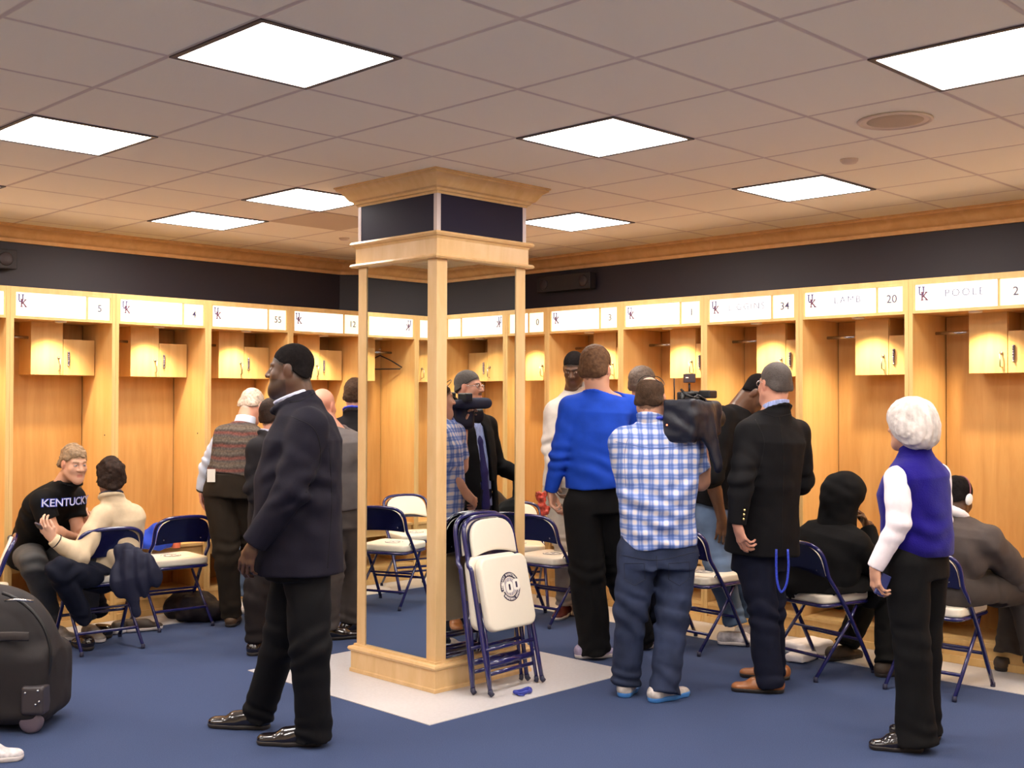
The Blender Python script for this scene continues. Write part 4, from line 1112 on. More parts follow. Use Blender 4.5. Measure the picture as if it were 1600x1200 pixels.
# --- the man in the black blazer with his back to us (the right mirror shows his front)
def blazer_man():
    D = 6.5; root = person(PZ(1205, D, 0), 'grey-haired man in a black blazer and dark jeans, back to us, brown shoes')
    hd = Head(PT(1210, 600, D), frame(-24, 3), .97)
    N = PT(1207, 648, D-.02); SL = PT(1172, 678, D-.10); SR = PT(1244, 676, D+.12)
    EL = PT(1158, 752, D-.25); WL = PT(1152, 820, D-.27); ER = PT(1252, 752, D+.17); WR = PT(1215, 776, D+.42)
    F = SDF(.0045); hd.skin(F, N, .060, .006); arm_skin(F, N, SL, EL, WL); arm_skin(F, N, SR, ER, WR)
    hand(F, WL, nrm(-UP+HR_*.30), nrm(HF*.5+HR_*.9), nrm(HF), .5, 1.02, curls=(.3, .45, .55, .6))
    hand(F, WR, nrm(WR-ER), -UP, HF, .7)
    skin_body(root, F, SKIN['pink'], hd, brow=(.12, .09, .08), stash=(.10, .075, .065), scalp=(.08, .062, .056), line=(.004, .60))
    hd.hair('hair', M_HAIRG, root, .006, .016, .60, rough=.0012)
    glasses(root, hd, M_GREYM)
    sh = SDF(.005); sh.rc(N-UP*.02, hd.p(0, -.03, -.095), .076, .068, .02); sh.cut(hd.p(0, -.03, -.105), nrm(UP+hd.A[1]*.30), .2)
    hem = PT(1188, 862, D); wst = PT(1196, 790, D); bf = heading(-42)
    sh.loft(PT(1194, 835, D), N-UP*.02, heading(48), [(0, .185, .145), (.5, .19, .14), (.85, .17, .11), (1, .08, .08)])
    sh.build('shirt', mat('striped_blue_shirt', srgb(150, 165, 215), .7, vary=(3, .35, (60, 60, .1))), root)
    tie = SDF(.005); c = lambda t, o: (N-UP*.06)*(1-t)+PT(1194, 835, D)*t+bf*o
    tie.chain([c(0, .085), c(.25, .125), c(.6, .148), c(.98, .15)], [.016, .024, .036, .044], .01, (bf, .3)); tie.rc(c(-.02, .085), c(.04, .09), .020, .015)
    tie.build('necktie', cloth_mat('navy_tie', (38, 36, 92), .5), root)
    G = SDF(.007)
    G.loft(hem, N+UP*.01, heading(48), [(0, .235, .180, 0, -.01), (.35, .215, .165), (.6, .222, .160), (.8, .225, .145, 0, -.01), (.92, .18, .105, 0, -.01), (1, .085, .078)])
    shoulders(G, N, SL, SR, .072, mid=.074)
    sleeve(G, SL, EL, WL, (.076, .068, .060, .048)); sleeve(G, SR, ER, WR, (.078, .070, .06, .048))
    G.cut(hd.p(0, -.03, -.135), nrm(UP+hd.A[1]*-.35), .085); neck_ring(G, N, hd, .080, .010, -.022, -.150, .45)
    # open front: a wedge taken out between the lapels
    fr = N-UP*.16+bf*.20; rr = heading(48)
    G.box(N-UP*.30+bf*.19, (.052, .11, .20), np.array([rr, bf, UP]), .01, .01, 's'); G.box(N-UP*.12+bf*.15, (.036, .10, .10), np.array([rr, bf, UP]), .01, .02, 's')
    G.box(N-UP*.66+bf*.19, (.075, .10, .17), np.array([rr, bf, UP]), .01, .01, 's')
    G.cloth(.005, 8); G.fold(PT(1225, 750, D-.1), .2, UP, 50, .005)
    bz = G.build('blazer', M_BLAZER, root)
    stitch(root, bz, [(1218, 652), (1224, 720), (1222, 790), (1222, 858)], 'back_seam', M_SEAM, .0016)
    stitch(root, bz, [(1180, 655), (1194, 690), (1186, 735), (1176, 770)], 'sleeve_seam', M_SEAM, .0018); stitch(root, bz, [(1192, 645), (1212, 651), (1238, 646)], 'collar_seam', M_SEAM, .0016)
    o = np.array(root['_o'])
    for i in range(3):
        b = WL+nrm(EL-WL)*(.035+.024*i)-HF*.050-HR_*.002
        MB().lathe([(0, -.005), (.0075, -.004), (.009, 0), (.0075, .004), (0, .005)], 12).xf(Matrix.Translation(Vector(b+HR_*.022*1-o)) @ Matrix.Rotation(PI/2, 4, 'Y')).build('cuff_button', M_GOLD, root)
    for i in range(2):
        b = N-UP*(.44+.13*i)+bf*.185-rr*.075*(-1)
        MB().lathe([(0, -.004), (.010, -.003), (.011, 0), (.009, .004), (0, .005)], 12).xf(Matrix.Translation(Vector(b-o)) @ Matrix.Rotation(PI/2, 4, 'X')).build('front_button', M_GOLD, root)
    T = SDF(.007); HL = PT(1178, 862, D-.07); HR2 = PT(1200, 862, D+.09); AL = PZ(1203, D-.13, .030); AR = PZ(1208, D+.18, .030)
    T.loft(PT(1188, 890, D), PT(1190, 800, D), heading(48), [(0, .175, .135), (1, .175, .135)])
    trouser_leg(T, HL, PT(1192, 955, D-.11), AL, (.110, .086, .080, .082)); trouser_leg(T, HR2, PT(1205, 955, D+.10), AR, (.108, .082, .074, .076))
    T.cut(np.array([0, 0, .008]), -UP); T.cloth(.006, 9); T.build('jeans', M_DENIMK, root)
    shoe(root, PZ(1205, D-.13, 0), -80, M_LEATHB, M_SOLEK, .29, .05, laces=M_LEATHB); shoe(root, PZ(1215, D+.18, 0), -72, M_LEATHB, M_SOLEK, .29, .05)
    # lanyard hanging out of the pocket
    w1 = PT(1213, 858, D-.20); w2 = PT(1231, 858, D-.20); lo = PT(1221, 925, D-.21)
    pts = curve_pts([w1-o, PT(1213, 890, D-.205)-o, PT(1215, 912, D-.21)-o, lo-o, PT(1229, 912, D-.21)-o, PT(1232, 885, D-.205)-o, w2-o], 5)
    MB().tube(pts, .0065, 8, flat=((HF[0], HF[1], 0), .3)).build('lanyard', M_LANY, root)
    return root
M_SEAM = mat('dark_seam', srgb(6, 5, 9), .9)
M_GOLD = mat('gold_button', (.85, .62, .25, 1), .25, 1.0)
M_LANY = mat('blue_lanyard', srgb(40, 62, 190), .5, vary=(160, .5))
# --- the cameraman
def camera_man():
    D = 6.32; root = person(PZ(1020, D, 0), 'cameraman in a blue and white plaid shirt and jeans, video camera on his shoulder')
    hd = Head(PT(1017, 622, D), frame(22, 0), .98)
    N = PT(1022, 665, D); SL = PT(978, 690, D-.02); SR = PT(1078, 692, D+.08)
    EL = PT(988, 768, D+.08); WL = PT(1002, 802, D+.20); ER = np.array([.745, -1.335, 1.16]); WR = np.array([.775, -1.335, 1.40])
    F = SDF(.0045); hd.skin(F, N, .062, .008)
    arm_skin(F, N, SL, EL, WL, (.052, .046, .046, .030)); arm_skin(F, N, SR, ER, WR, (.052, .048, .050, .030))
    hand(F, WL, nrm(WL-EL+HR_*.2), -HF, HR_, .6); hand(F, WR, nrm(UP+np.array([.15, .1, 0])), nrm(np.array([.3, 1, 0])), nrm(np.array([-1, 0, 0])), .45, 1.05)
    bd = (.0, .125, (.064, .088, .066)); skin_body(root, F, SKIN['fair'], hd, scalp=(.06, .032, .018), line=(-.010, .60), bald=bd)
    hd.hair('hair', M_HAIRB, root, .004, .004, .58, rough=.0012, balding=(.01, .125, (.068, .092, .070)))
    b = MB(); o = np.array(root['_o'])
    b.tube([tuple(hd.p(.074*math.cos(a), -.0+.085*math.sin(a), .098-.026*math.cos(2*a)) - o) for a in np.linspace(0, 2*PI, 28, endpoint=False)], .0022, 6, closed=True)
    b.build('head_strap', M_BLACKP, root)
    G = SDF(.007); hem = PT(1030, 852, D)
    G.loft(hem, N+UP*.01, heading(90), [(0, .205, .155), (.25, .205, .165), (.5, .222, .165), (.75, .245, .15), (.9, .215, .115, 0, -.01), (1, .085, .08)])
    shoulders(G, N, SL, SR, .080, mid=.08)
    mL = SL+(EL-SL)*.75; mR = SR+(ER-SR)*.72
    G.rc(SL, mL, .080, .075, .03, end=True); G.rc(SR, mR, .080, .078, .03, end=True)
    G.cut(hd.p(0, -.03, -.112), nrm(UP+hd.A[1]*.3), .10); 
    G.cloth(.007, 7); G.fold(PT(1030, 815, D-.15), .28, UP+HR_*.3, 75, .008, 3); G.fold(PT(1070, 760, D-.15), .22, UP-HR_*.7, 55, .006)
    G.fold(PT(1000, 780, D-.15), .25, UP*1.0+HR_*.9, 48, .009, 4); G.fold(PT(1050, 840, D-.15), .22, UP-HR_*.4, 70, .008, 4)
    ps = G.build('plaid_shirt', M_PLAID, root)
    sm_ = mat('shirt_seam', srgb(90, 110, 170), .9); stitch(root, ps, [(962, 690), (1020, 700), (1085, 695)], 'yoke_seam', sm_, .0016)
    stitch(root, ps, [(984, 675), (976, 710), (978, 760)], 'sleeve_seam', sm_, .0016)
    c2 = SDF(.005); c2.rc(N-UP*.03, hd.p(0, -.03, -.09), .084, .072, .01); c2.cut(hd.p(0, -.03, -.095), nrm(UP+hd.A[1]*.3), .2); c2.build('collar', M_PLAID, root)
    l = MB(); l.tube([tuple(N+np.array(v)-o) for v in (HR_*-.03-HF*.085+UP*.045, HR_*.02-HF*.088+UP*.043, HR_*.09-HF*.03+UP*.035)], .009, 8, flat=((0, 0, 1), 1.0)).build('lanyard', M_LANY, root)
    T = SDF(.007); HL = PT(998, 862, D-.02); HR2 = PT(1058, 862, D+.02)
    T.loft(PT(1028, 885, D), PT(1029, 810, D), heading(90), [(0, .205, .15), (1, .19, .145)])
    AL = PZ(978, 6.30, .055); AR = PZ(1038, 6.18, .050)
    trouser_leg(T, HL, PT(985, 958, D-.03), AL, (.115, .092, .080, .080), knee_amp=.014, hem_amp=.011); trouser_leg(T, HR2, PT(1050, 965, D-.06), AR, (.115, .090, .082, .082), knee_amp=.014, hem_amp=.011)
    T.fold(PT(1030, 900, D-.12), .15, UP+HR_*.5, 70, .007)
    T.cloth(.007, 9); J = T.build('jeans', M_DENIM, root)
    ms_ = mat('denim_seam', srgb(30, 36, 56), .9)
    for pk in ([(975, 880), (976, 905), (992, 915), (1008, 905), (1007, 880), (975, 880)], [(1045, 880), (1045, 905), (1062, 915), (1078, 903), (1077, 878), (1045, 880)]):
        for i in range(5): stitch(root, J, [pk[i], pk[i+1]], 'pocket_seam', ms_, .0018)
    stitch(root, J, [(1026, 868), (1027, 895)], 'back_seam', ms_, .002); stitch(root, J, [(962, 866), (1026, 875), (1088, 862)], 'belt_seam', ms_, .0022)
    ms = mat('silver_trainer', srgb(190, 182, 178), .4, vary=(25, .35)); so = mat('blue_sole', srgb(70, 130, 200), .4)
    s1 = shoe(root, PZ(978, 6.30, 0), 18, ms, so, .29, .05, heel=.05); shoe(root, PZ(1030, 6.18, 0), 52, ms, so, .29, .05, heel=.05)
    return root
# --- the white-haired woman
def woman():
    D = 5.4; root = person(PZ(1430, D, 0), 'white-haired woman in a royal blue fleece vest, back to us at the right')
    hd = Head(PT(1420, 662, D), frame(-38, -2), .93)
    N = PT(1430, 716, D); SL = PT(1402, 748, D-.12); SR = PT(1466, 742, D+.12)
    EL = PT(1404, 818, D-.17); WL = PT(1367, 888, D-.14); ER = PT(1470, 815, D+.18); WR = PT(1405, 845, D+.30)
    F = SDF(.004); hd.skin(F, N, .052); arm_skin(F, N, SL, EL, WL, (.044, .038, .034, .024)); arm_skin(F, N, SR, ER, WR, (.044, .038, .034, .024))
    hand(F, WL, nrm(-UP+HR_*.05), nrm(HR_*.9+HF*.3), nrm(HF), .55, .92, thumb=.8); hand(F, WR, nrm(WR-ER), -UP, HF, .5, .9)
    skin_body(root, F, SKIN['fair'], hd)
    H = SDF(.004); A = hd.A
    H.el(hd.p(0, -.020, .030), (.108, .118, .100), A); H.el(hd.p(0, -.045, -.035), (.112, .098, .080), A, .04); H.el(hd.p(0, -.070, -.075), (.088, .062, .052), A, .03)
    H.el(hd.p(0, .105, -.05), (.070, .075, .105), A, .01, 's'); H.cloth(.002, 60)
    H.fold(hd.p(0, -.08, -.03), .22, nrm(A[2]*.25+A[0]), 150, .0045, 6); H.build('hair', M_HAIRW, root)
    S = SDF(.006); sleeve(S, SL, EL, WL, (.060, .052, .045, .038), elbow_amp=.004); sleeve(S, SR, ER, WR, (.06, .052, .044, .036), elbow_amp=.004); S.rc(N-UP*.03, N+UP*.02, .064, .062)
    S.cloth(.003, 10); S.build('white_top', M_KNITW, root)
    G = SDF(.007); hem = PT(1434, 866, D)
    G.loft(hem, N+UP*.01, heading(48), [(0, .180, .145), (.2, .185, .15), (.4, .180, .145, 0, .005), (.62, .19, .150, 0, .015), (.8, .178, .13), (.92, .14, .09), (1, .078, .070)], .03)
    shoulders(G, N, SL+HR_*.02, SR, .055, mid=.066)
    G.rc(N-UP*.03, N+UP*.118, .078, .070, .02)
    G.cut(N+UP*.124, nrm(UP+heading(-42)*.2), .09); G.cut(SL-nrm(np.cross(heading(-42), UP))*.028-UP*.07, -nrm(np.cross(heading(-42), UP))+UP*.15, .135)
    G.cloth(.005, 8); G.fold(PT(1440, 845, D-.1), .22, UP, 70, .007); G.fold(PT(1425, 800, D-.1), .2, UP+HR_*.8, 50, .006)
    G.build('fleece_vest', M_FLEECE, root)
    T = SDF(.007); T.loft(PT(1430, 900, D), PT(1432, 830, D), heading(48), [(0, .168, .138), (1, .16, .13)])
    AL = PZ(1432, D-.10, .035); AR = PZ(1446, D+.10, .03)
    trouser_leg(T, PT(1416, 880, D-.07), PT(1424, 1000, D-.09), AL, (.112, .084, .082, .098), knee_amp=.004); trouser_leg(T, PT(1446, 880, D+.07), PT(1444, 1000, D+.08), AR, (.108, .078, .07, .080), knee_amp=.004)
    T.cut(np.array([0, 0, .012]), -UP)
    T.cloth(.005, 7); T.build('trousers', M_VELOUR, root)
    shoe(root, PZ(1418, D-.10, 0), -78, M_LEATHK, M_SOLEK, .25, .042); shoe(root, PZ(1446, D+.10, 0), -55, M_LEATHK, M_SOLEK, .25, .042)
    ph = MB().box(-.024, .024, -.007, .007, -.05, .05, .006); hp = WL-UP*.075+HR_*.035
    ph.xf(Matrix.Rotation(math.radians(25), 4, 'Y'))
    q = ph.build('mobile_phone', mat('phone_blue', srgb(38, 48, 110), .3)); q.location = tuple(hp); q.rotation_euler = (0, 0, -.6)
    tag(q, 'dark blue phone held in the white-haired woman\'s left hand', 'phone')
    return root
# --- the tall player in blue
def blue_player():
    D = 7.2; root = person(PZ(930, D, 0), 'tall player in a royal blue long-sleeved shirt and black track pants, back to us')
    hd = Head(PT(932, 575, D), frame(28, 0), 1.07)
    N = PT(935, 616, D); SL = PT(892, 637, D-.02); SR = PT(984, 636, D+.03)
    EL = PT(874, 714, D+.00); WL = PT(860, 768, D+.03); ER = PT(990, 715, D+.12); WR = PT(975, 745, D+.36)
    F = SDF(.0045); hd.skin(F, N, .062); arm_skin(F, N, SL, EL, WL); arm_skin(F, N, SR, ER, WR)
    hand(F, WL, nrm(-UP+HR_*.15), nrm(HR_*.8-HF*.3), nrm(HF), .62, 1.05, curls=(.4, .6, .7, .75)); hand(F, WR, nrm(WR-ER), -UP, HF, .5)
    skin_body(root, F, SKIN['fair'], hd, scalp=(.10, .05, .028), line=(-.012, .66))
    hd.hair('hair', M_HAIRL, root, .014, -.004, .66, rough=.0022)
    G = SDF(.007); hem = PT(929, 764, D)
    G.loft(hem, N+UP*.01, heading(98), [(0, .178, .14), (.3, .185, .14), (.6, .20, .14), (.8, .205, .13), (.93, .165, .10), (1, .078, .075)])
    shoulders(G, N, SL, SR, .070, mid=.07, drop=.022)
    sleeve(G, SL, EL, WL, (.073, .060, .050, .040)); sleeve(G, SR, ER, WR, (.075, .062, .052, .040))
    G.cut(hem+UP*.004, nrm(-UP+HR_*.12), .30); neck_ring(G, N, hd, .067, .0075, -.03, -.146, .3)
    G.cloth(.006, 7); G.fold(PT(930, 740, D-.12), .2, UP+HR_*.5, 60, .008)
    G.build('blue_shirt', M_SKYBLUE, root)
    T = SDF(.007); T.loft(PT(930, 800, D), PT(929, 756, D), heading(98), [(0, .170, .132), (1, .155, .118)])
    AL = PZ(930, 7.22, .04); AR = PZ(1006, 7.5, .04)
    trouser_leg(T, PT(910, 790, D-.02), PT(918, 895, D-.03), AL, (.120, .112, .105, .098)); trouser_leg(T, PT(950, 790, D+.02), PT(968, 895, D+.1), AR, (.115, .105, .092, .085))
    T.cut(np.array([0, 0, .010]), -UP); T.fold(PT(925, 930, D-.1), .3, HR_+UP*.15, 60, .008, 3); T.cloth(.006, 7); T.build('track_pants', M_VELOUR, root)
    ms = mat('grey_purple_trainer', srgb(150, 140, 170), .5, vary=(18, .4))
    shoe(root, PZ(915, 7.22, 0), 75, ms, M_SOLEW, .30, .052, heel=.04); shoe(root, PZ(1000, 7.5, 0), 60, ms, M_SOLEW, .30, .05, heel=.04)
    # red snack wrapper in the left hand
    W = SDF(.004); c = WL-UP*.045-HR_*.055; W.box(c, (.032, .012, .045), frame(20)[[0, 1, 2]], .01); W.box(c-UP*.07+HR_*.02, (.026, .010, .032), frame(-20)[[0, 1, 2]], .01, .02)
    W.cloth(.012, 30); q = W.build('snack_wrapper', mat('red_foil', srgb(214, 84, 66), .3, vary=(40, .6), spec=.7)); q['_o'] = 0; del q['_o']
    tag(q, 'crumpled red and silver wrapper in the blue player\'s hand', 'wrapper')
    return root
suit_man(); blazer_man(); camera_man(); woman(); blue_player()
def torso(G, a, N, right, w, dpt, SL, SR, sr=.068, mid=.07, belly=0.0, k=.03):
    """a shirt body from the hem at a to the neck base"""
    G.loft(a, np.asarray(N)+UP*.01, right, [(0, w*.92, dpt), (.3, w*.92, dpt, 0, belly), (.6, w, dpt), (.82, w, dpt*.90), (.93, w*.8, dpt*.72), (1, .078, .072)], k)
    shoulders(G, N, SL, SR, sr, mid=mid)
M_GREYP = cloth_mat('grey_marl_sweatpants', (78, 78, 80), .9)
M_TEE = cloth_mat('black_t_shirt', (10, 9, 12), .85)
M_CREAM = cloth_mat('cream_pullover', (214, 192, 160), .9)
M_DARKD = cloth_mat('dark_indigo_denim', (18, 21, 36), .85)
M_MARL = cloth_mat('light_grey_sweatshirt', (196, 188, 180), .9)
M_GSUIT = cloth_mat('mid_grey_suit', (104, 98, 98), .8)
M_TRAINER = mat('white_trainer', srgb(205, 198, 200), .45, vary=(30, .35))
# --- young man seated in the locker
def youth():
    D = 7.6; root = person((-1.05, 2.75, 0), 'young man in a black T-shirt and grey sweatpants seated on the locker bench at left')
    hd = Head(PT(116, 724, 7.42), frame(132, -8, 0), .93)
    N = PT(92, 766, 7.5); SR = PT(66, 784, 7.34); SL = PT(112, 782, 7.66)
    ER = PT(82, 830, 7.34); WR = PT(112, 838, 7.54); EL = PT(122, 828, 7.62); WL = PT(126, 832, 7.62)
    F = SDF(.0045); hd.skin(F, N, .056)
    arm_skin(F, N, SR, ER, WR, (.048, .042, .042, .028)); arm_skin(F, N, SL, EL, WL, (.048, .042, .040, .028))
    hand(F, WR, nrm(WR-ER+HF*.08), UP, HF, .5); hand(F, WL, nrm(WL-EL), -UP, -HR_, .5)
    skin_body(root, F, SKIN['fair'], hd, brow=(.22, .13, .07), iris=(.10, .12, .14), scalp=(.26, .15, .07), line=(-.004, .64))
    hd.hair('hair', mat('hair_sandy', (.26, .165, .09, 1), .7, vary=(60, .35), bump=(170, .8, .003)), root, .010, .008, .62, rough=.007, fr=42)
    G = SDF(.007); a = PT(48, 868, 7.85)
    torso(G, a, N, heading(212), .195, .125, SL, SR, .072, .07)
    mR = SR+(ER-SR)*.62; mL = SL+(EL-SL)*.60
    G.rc(SR, mR, .072, .075, .03, end=True); G.rc(SL, mL, .070, .072, .03, end=True); 
    G.cut(hd.p(0, -.02, -.125), nrm(UP+hd.A[1]*.4), .075); neck_ring(G, N, hd, .066, .007, -.018, -.132, .35)
    G.cloth(.007, 7); G.fold(PT(60, 820, 7.5), .2, UP+HR_*.8, 60, .008, 4); g = G.build('t_shirt', M_TEE, root)
    # lettering printed on the chest
    cx = PT(110, 789, 7.40); nn = nrm(heading(122)+UP*-.05); rt = nrm(np.cross(UP, nn)); uu = np.cross(nn, rt); ax = nrm(N-a)
    for txt, sz, off, m_, bo in (('KENTUCKY', .070, .0, M_PRB, .0030), ('KENTUCKY', .070, .0012, M_PRW, -.0004)):
        me = text_mesh(txt, sz, .0006, 'CENTER', .95, bo); c0 = cx-np.array(g['_o'])
        for v in me.vertices:
            q = v.co.x; z_ = v.co.y; v.co = Vector(c0+rt*(q-.02)+uu*z_+nn*(off+.020-1.6*q*q)+nn*v.co.z)
        link('chest_lettering', me, m_, g)
    T = SDF(.007); H = PT(52, 868, 7.85); KR = PT(52, 880, 7.34); AR = PT(84, 972, 7.72); KL = PT(140, 868, 7.45); AL = PT(138, 962, 7.74)
    T.loft(H-UP*.05, H+UP*.14, heading(228), [(0, .175, .14), (1, .165, .125)])
    trouser_leg(T, PT(46, 868, 7.70), KR, AR, (.105, .084, .072, .062)); trouser_leg(T, PT(72, 868, 7.92), KL, AL, (.105, .084, .072, .06))
    T.box(np.array([-1.05, 3.05, .41]), (.45, .235, .1), None, .01, .01, 's'); T.cloth(.007, 7); T.build('sweatpants', M_GREYP, root)
    ms = mat('silver_grey_trainer', srgb(150, 142, 138), .4, vary=(25, .4))
    shoe(root, PZ(80, 7.80, 0), 120, ms, M_SOLEW, .29, .05, floor=ST); shoe(root, PZ(140, 7.78, 0), 140, ms, M_SOLEW, .29, .05, floor=ST)
M_PRB = mat('royal_print', srgb(40, 70, 190), .5); M_PRW = mat('white_chest_print', srgb(225, 225, 235), .5)
def cream_man():
    D = 7.5; root = person((-1.13, 2.12, 0), 'dark-haired man in a cream pullover seated with his back to us, holding out a recorder')
    hd = Head(PT(172, 746, 7.5), frame(-32, -4), .93)
    N = PT(182, 790, 7.5); SL = PT(160, 806, 7.40); SR = PT(206, 806, 7.60)
    EL = PT(124, 868, 7.26); WL = PT(82, 842, 7.16); ER = PT(196, 868, 7.72); WR = PT(146, 826, 7.72)
    F = SDF(.0045); hd.skin(F, N, .052); arm_skin(F, N, SL, EL, WL, (.044, .038, .036, .024)); arm_skin(F, N, SR, ER, WR, (.044, .038, .036, .024))
    hand(F, WL, nrm(WL-EL+UP*.12), nrm(UP*.4+HF), UP, .5, .95); hand(F, WR, nrm(PT(134, 812, 7.7)-WR), HF, UP, .5, .95)
    skin_body(root, F, SKIN['pale'], hd, scalp=(.02, .010, .006), line=(-.02, .68))
    hd.hair('hair', M_HAIRD, root, .020, -.016, .70, rough=.008, fr=28, extra=lambda F_, h: (F_.el(h.p(0, -.075, -.055), (.068, .045, .05), h.A, .03), F_.el(h.p(-.060, -.015, -.02), (.028, .05, .06), h.A, .03)))
    G = SDF(.007); a = PT(178, 908, 7.55)
    torso(G, a, N, heading(66), .175, .12, SL, SR, .068, .066)
    sleeve(G, SL, EL, WL, (.072, .064, .056, .040)); sleeve(G, SR, ER, WR, (.070, .062, .052, .040))
    neck_ring(G, N, hd, .066, .013, -.03, -.128, .35)
    G.cloth(.007, 7); G.fold(PT(180, 870, 7.45), .2, UP+HR_*.6, 60, .009, 4); g = G.build('pullover', M_CREAM, root)
    c = SDF(.005); neck_ring(c, N, hd, .066, .010, -.03, -.112, .35, solid=False); c.build('dark_collar', mat('navy_collar', srgb(36, 36, 56), .7), root)
    wr = SDF(.004); d = nrm(WL-EL); 
    b = MB(); q0 = WL-d*.03; u1 = nrm(np.cross(d, UP)); u2 = np.cross(d, u1); o = np.array(root['_o'])
    b.tube([tuple(q0+(u1*math.cos(t)+u2*math.sin(t))*.044-o) for t in np.linspace(0, 2*PI, 18, endpoint=False)], .0045, 6, closed=True); b.build('wristband', M_BLACKP, root)
    T = SDF(.007); H = PT(176, 905, 7.55); KL = PT(92, 892, 7.10); AL = PT(132, 968, 7.36); KR = PT(128, 886, 7.95); AR = PT(160, 958, 7.72)
    T.loft(H-UP*.05, H+UP*.10, heading(66), [(0, .165, .13), (1, .155, .12)])
    trouser_leg(T, PT(160, 903, 7.46), KL, AL, (.098, .078, .068, .058)); trouser_leg(T, PT(188, 903, 7.62), KR, AR, (.098, .078, .066, .055))
    seat_cut(T, -1.11, 2.10, -6, w=.205, l=.205, h=.04); T.cloth(.005, 8); T.build('jeans', M_DARKD, root)
    shoe(root, PZ(134, 7.42, 0), -40, M_LEATHK, M_SOLEK, .27, .045, floor=ST); shoe(root, PZ(162, 7.80, 0), -50, M_LEATHK, M_SOLEK, .27, .045, floor=ST)
    p = MB().box(-.022, .022, -.006, .006, -.05, .05, .004).build('voice_recorder', M_WHITE); p.location = tuple(PT(127, 798, 7.66)); p.rotation_euler = (.3, -.25, -.8)
    tag(p, 'white recorder held up in the right hand of the man in the cream pullover', 'recorder')
    p = MB().box(-.020, .020, -.006, .006, -.045, .045, .004).build('voice_recorder', mat('dark_recorder', srgb(60, 50, 66), .4)); p.location = tuple(PT(61, 822, 7.10)); p.rotation_euler = (1.1, .4, -.8)
    tag(p, 'small dark recorder in the left hand of the man in the cream pullover', 'recorder')
def stripes_mat(name, cols, per):
    mt = bpy.data.materials.new(name); mt.use_nodes = True; nt = mt.node_tree; N = nt.nodes; L = nt.links; b = N['Principled BSDF']
    b.inputs['Roughness'].default_value = .9; b.inputs['Specular IOR Level'].default_value = .1
    tc = N.new('ShaderNodeTexCoord'); mp = N.new('ShaderNodeMapping'); mp.inputs['Scale'].default_value = (12, 12, 1/per); L.new(tc.outputs['Object'], mp.inputs['Vector'])
    sx = N.new('ShaderNodeSeparateXYZ'); L.new(mp.outputs[0], sx.inputs[0])
    no = N.new('ShaderNodeTexNoise'); no.inputs['Scale'].default_value = 5; L.new(tc.outputs['Object'], no.inputs['Vector'])
    a = N.new('ShaderNodeMath'); a.operation = 'MULTIPLY_ADD'; L.new(no.outputs['Fac'], a.inputs[0]); a.inputs[1].default_value = .5; L.new(sx.outputs[2], a.inputs[2])
    f = N.new('ShaderNodeMath'); f.operation = 'FRACT'; L.new(a.outputs[0], f.inputs[0])
    r = N.new('ShaderNodeValToRGB'); r.color_ramp.interpolation = 'LINEAR'; e = r.color_ramp.elements; e[0].position = 0; e[0].color = cols[0]; e[1].position = .95; e[1].color = cols[0]
    for i, c in enumerate(cols[1:]): q = e.new((i+1)/len(cols)); q.color = c
    n2 = N.new('ShaderNodeTexVoronoi'); n2.inputs['Scale'].default_value = 70; L.new(tc.outputs['Object'], n2.inputs['Vector'])
    m2 = N.new('ShaderNodeMapRange'); m2.inputs['To Min'].default_value = 1.3; m2.inputs['To Max'].default_value = .6; L.new(n2.outputs['Distance'], m2.inputs['Value'])
    sc2 = N.new('ShaderNodeVectorMath'); sc2.operation = 'SCALE'; L.new(r.outputs[0], sc2.inputs[0]); L.new(m2.outputs[0], sc2.inputs['Scale'])
    L.new(f.outputs[0], r.inputs[0]); L.new(sc2.outputs[0], b.inputs['Base Color']); return mt
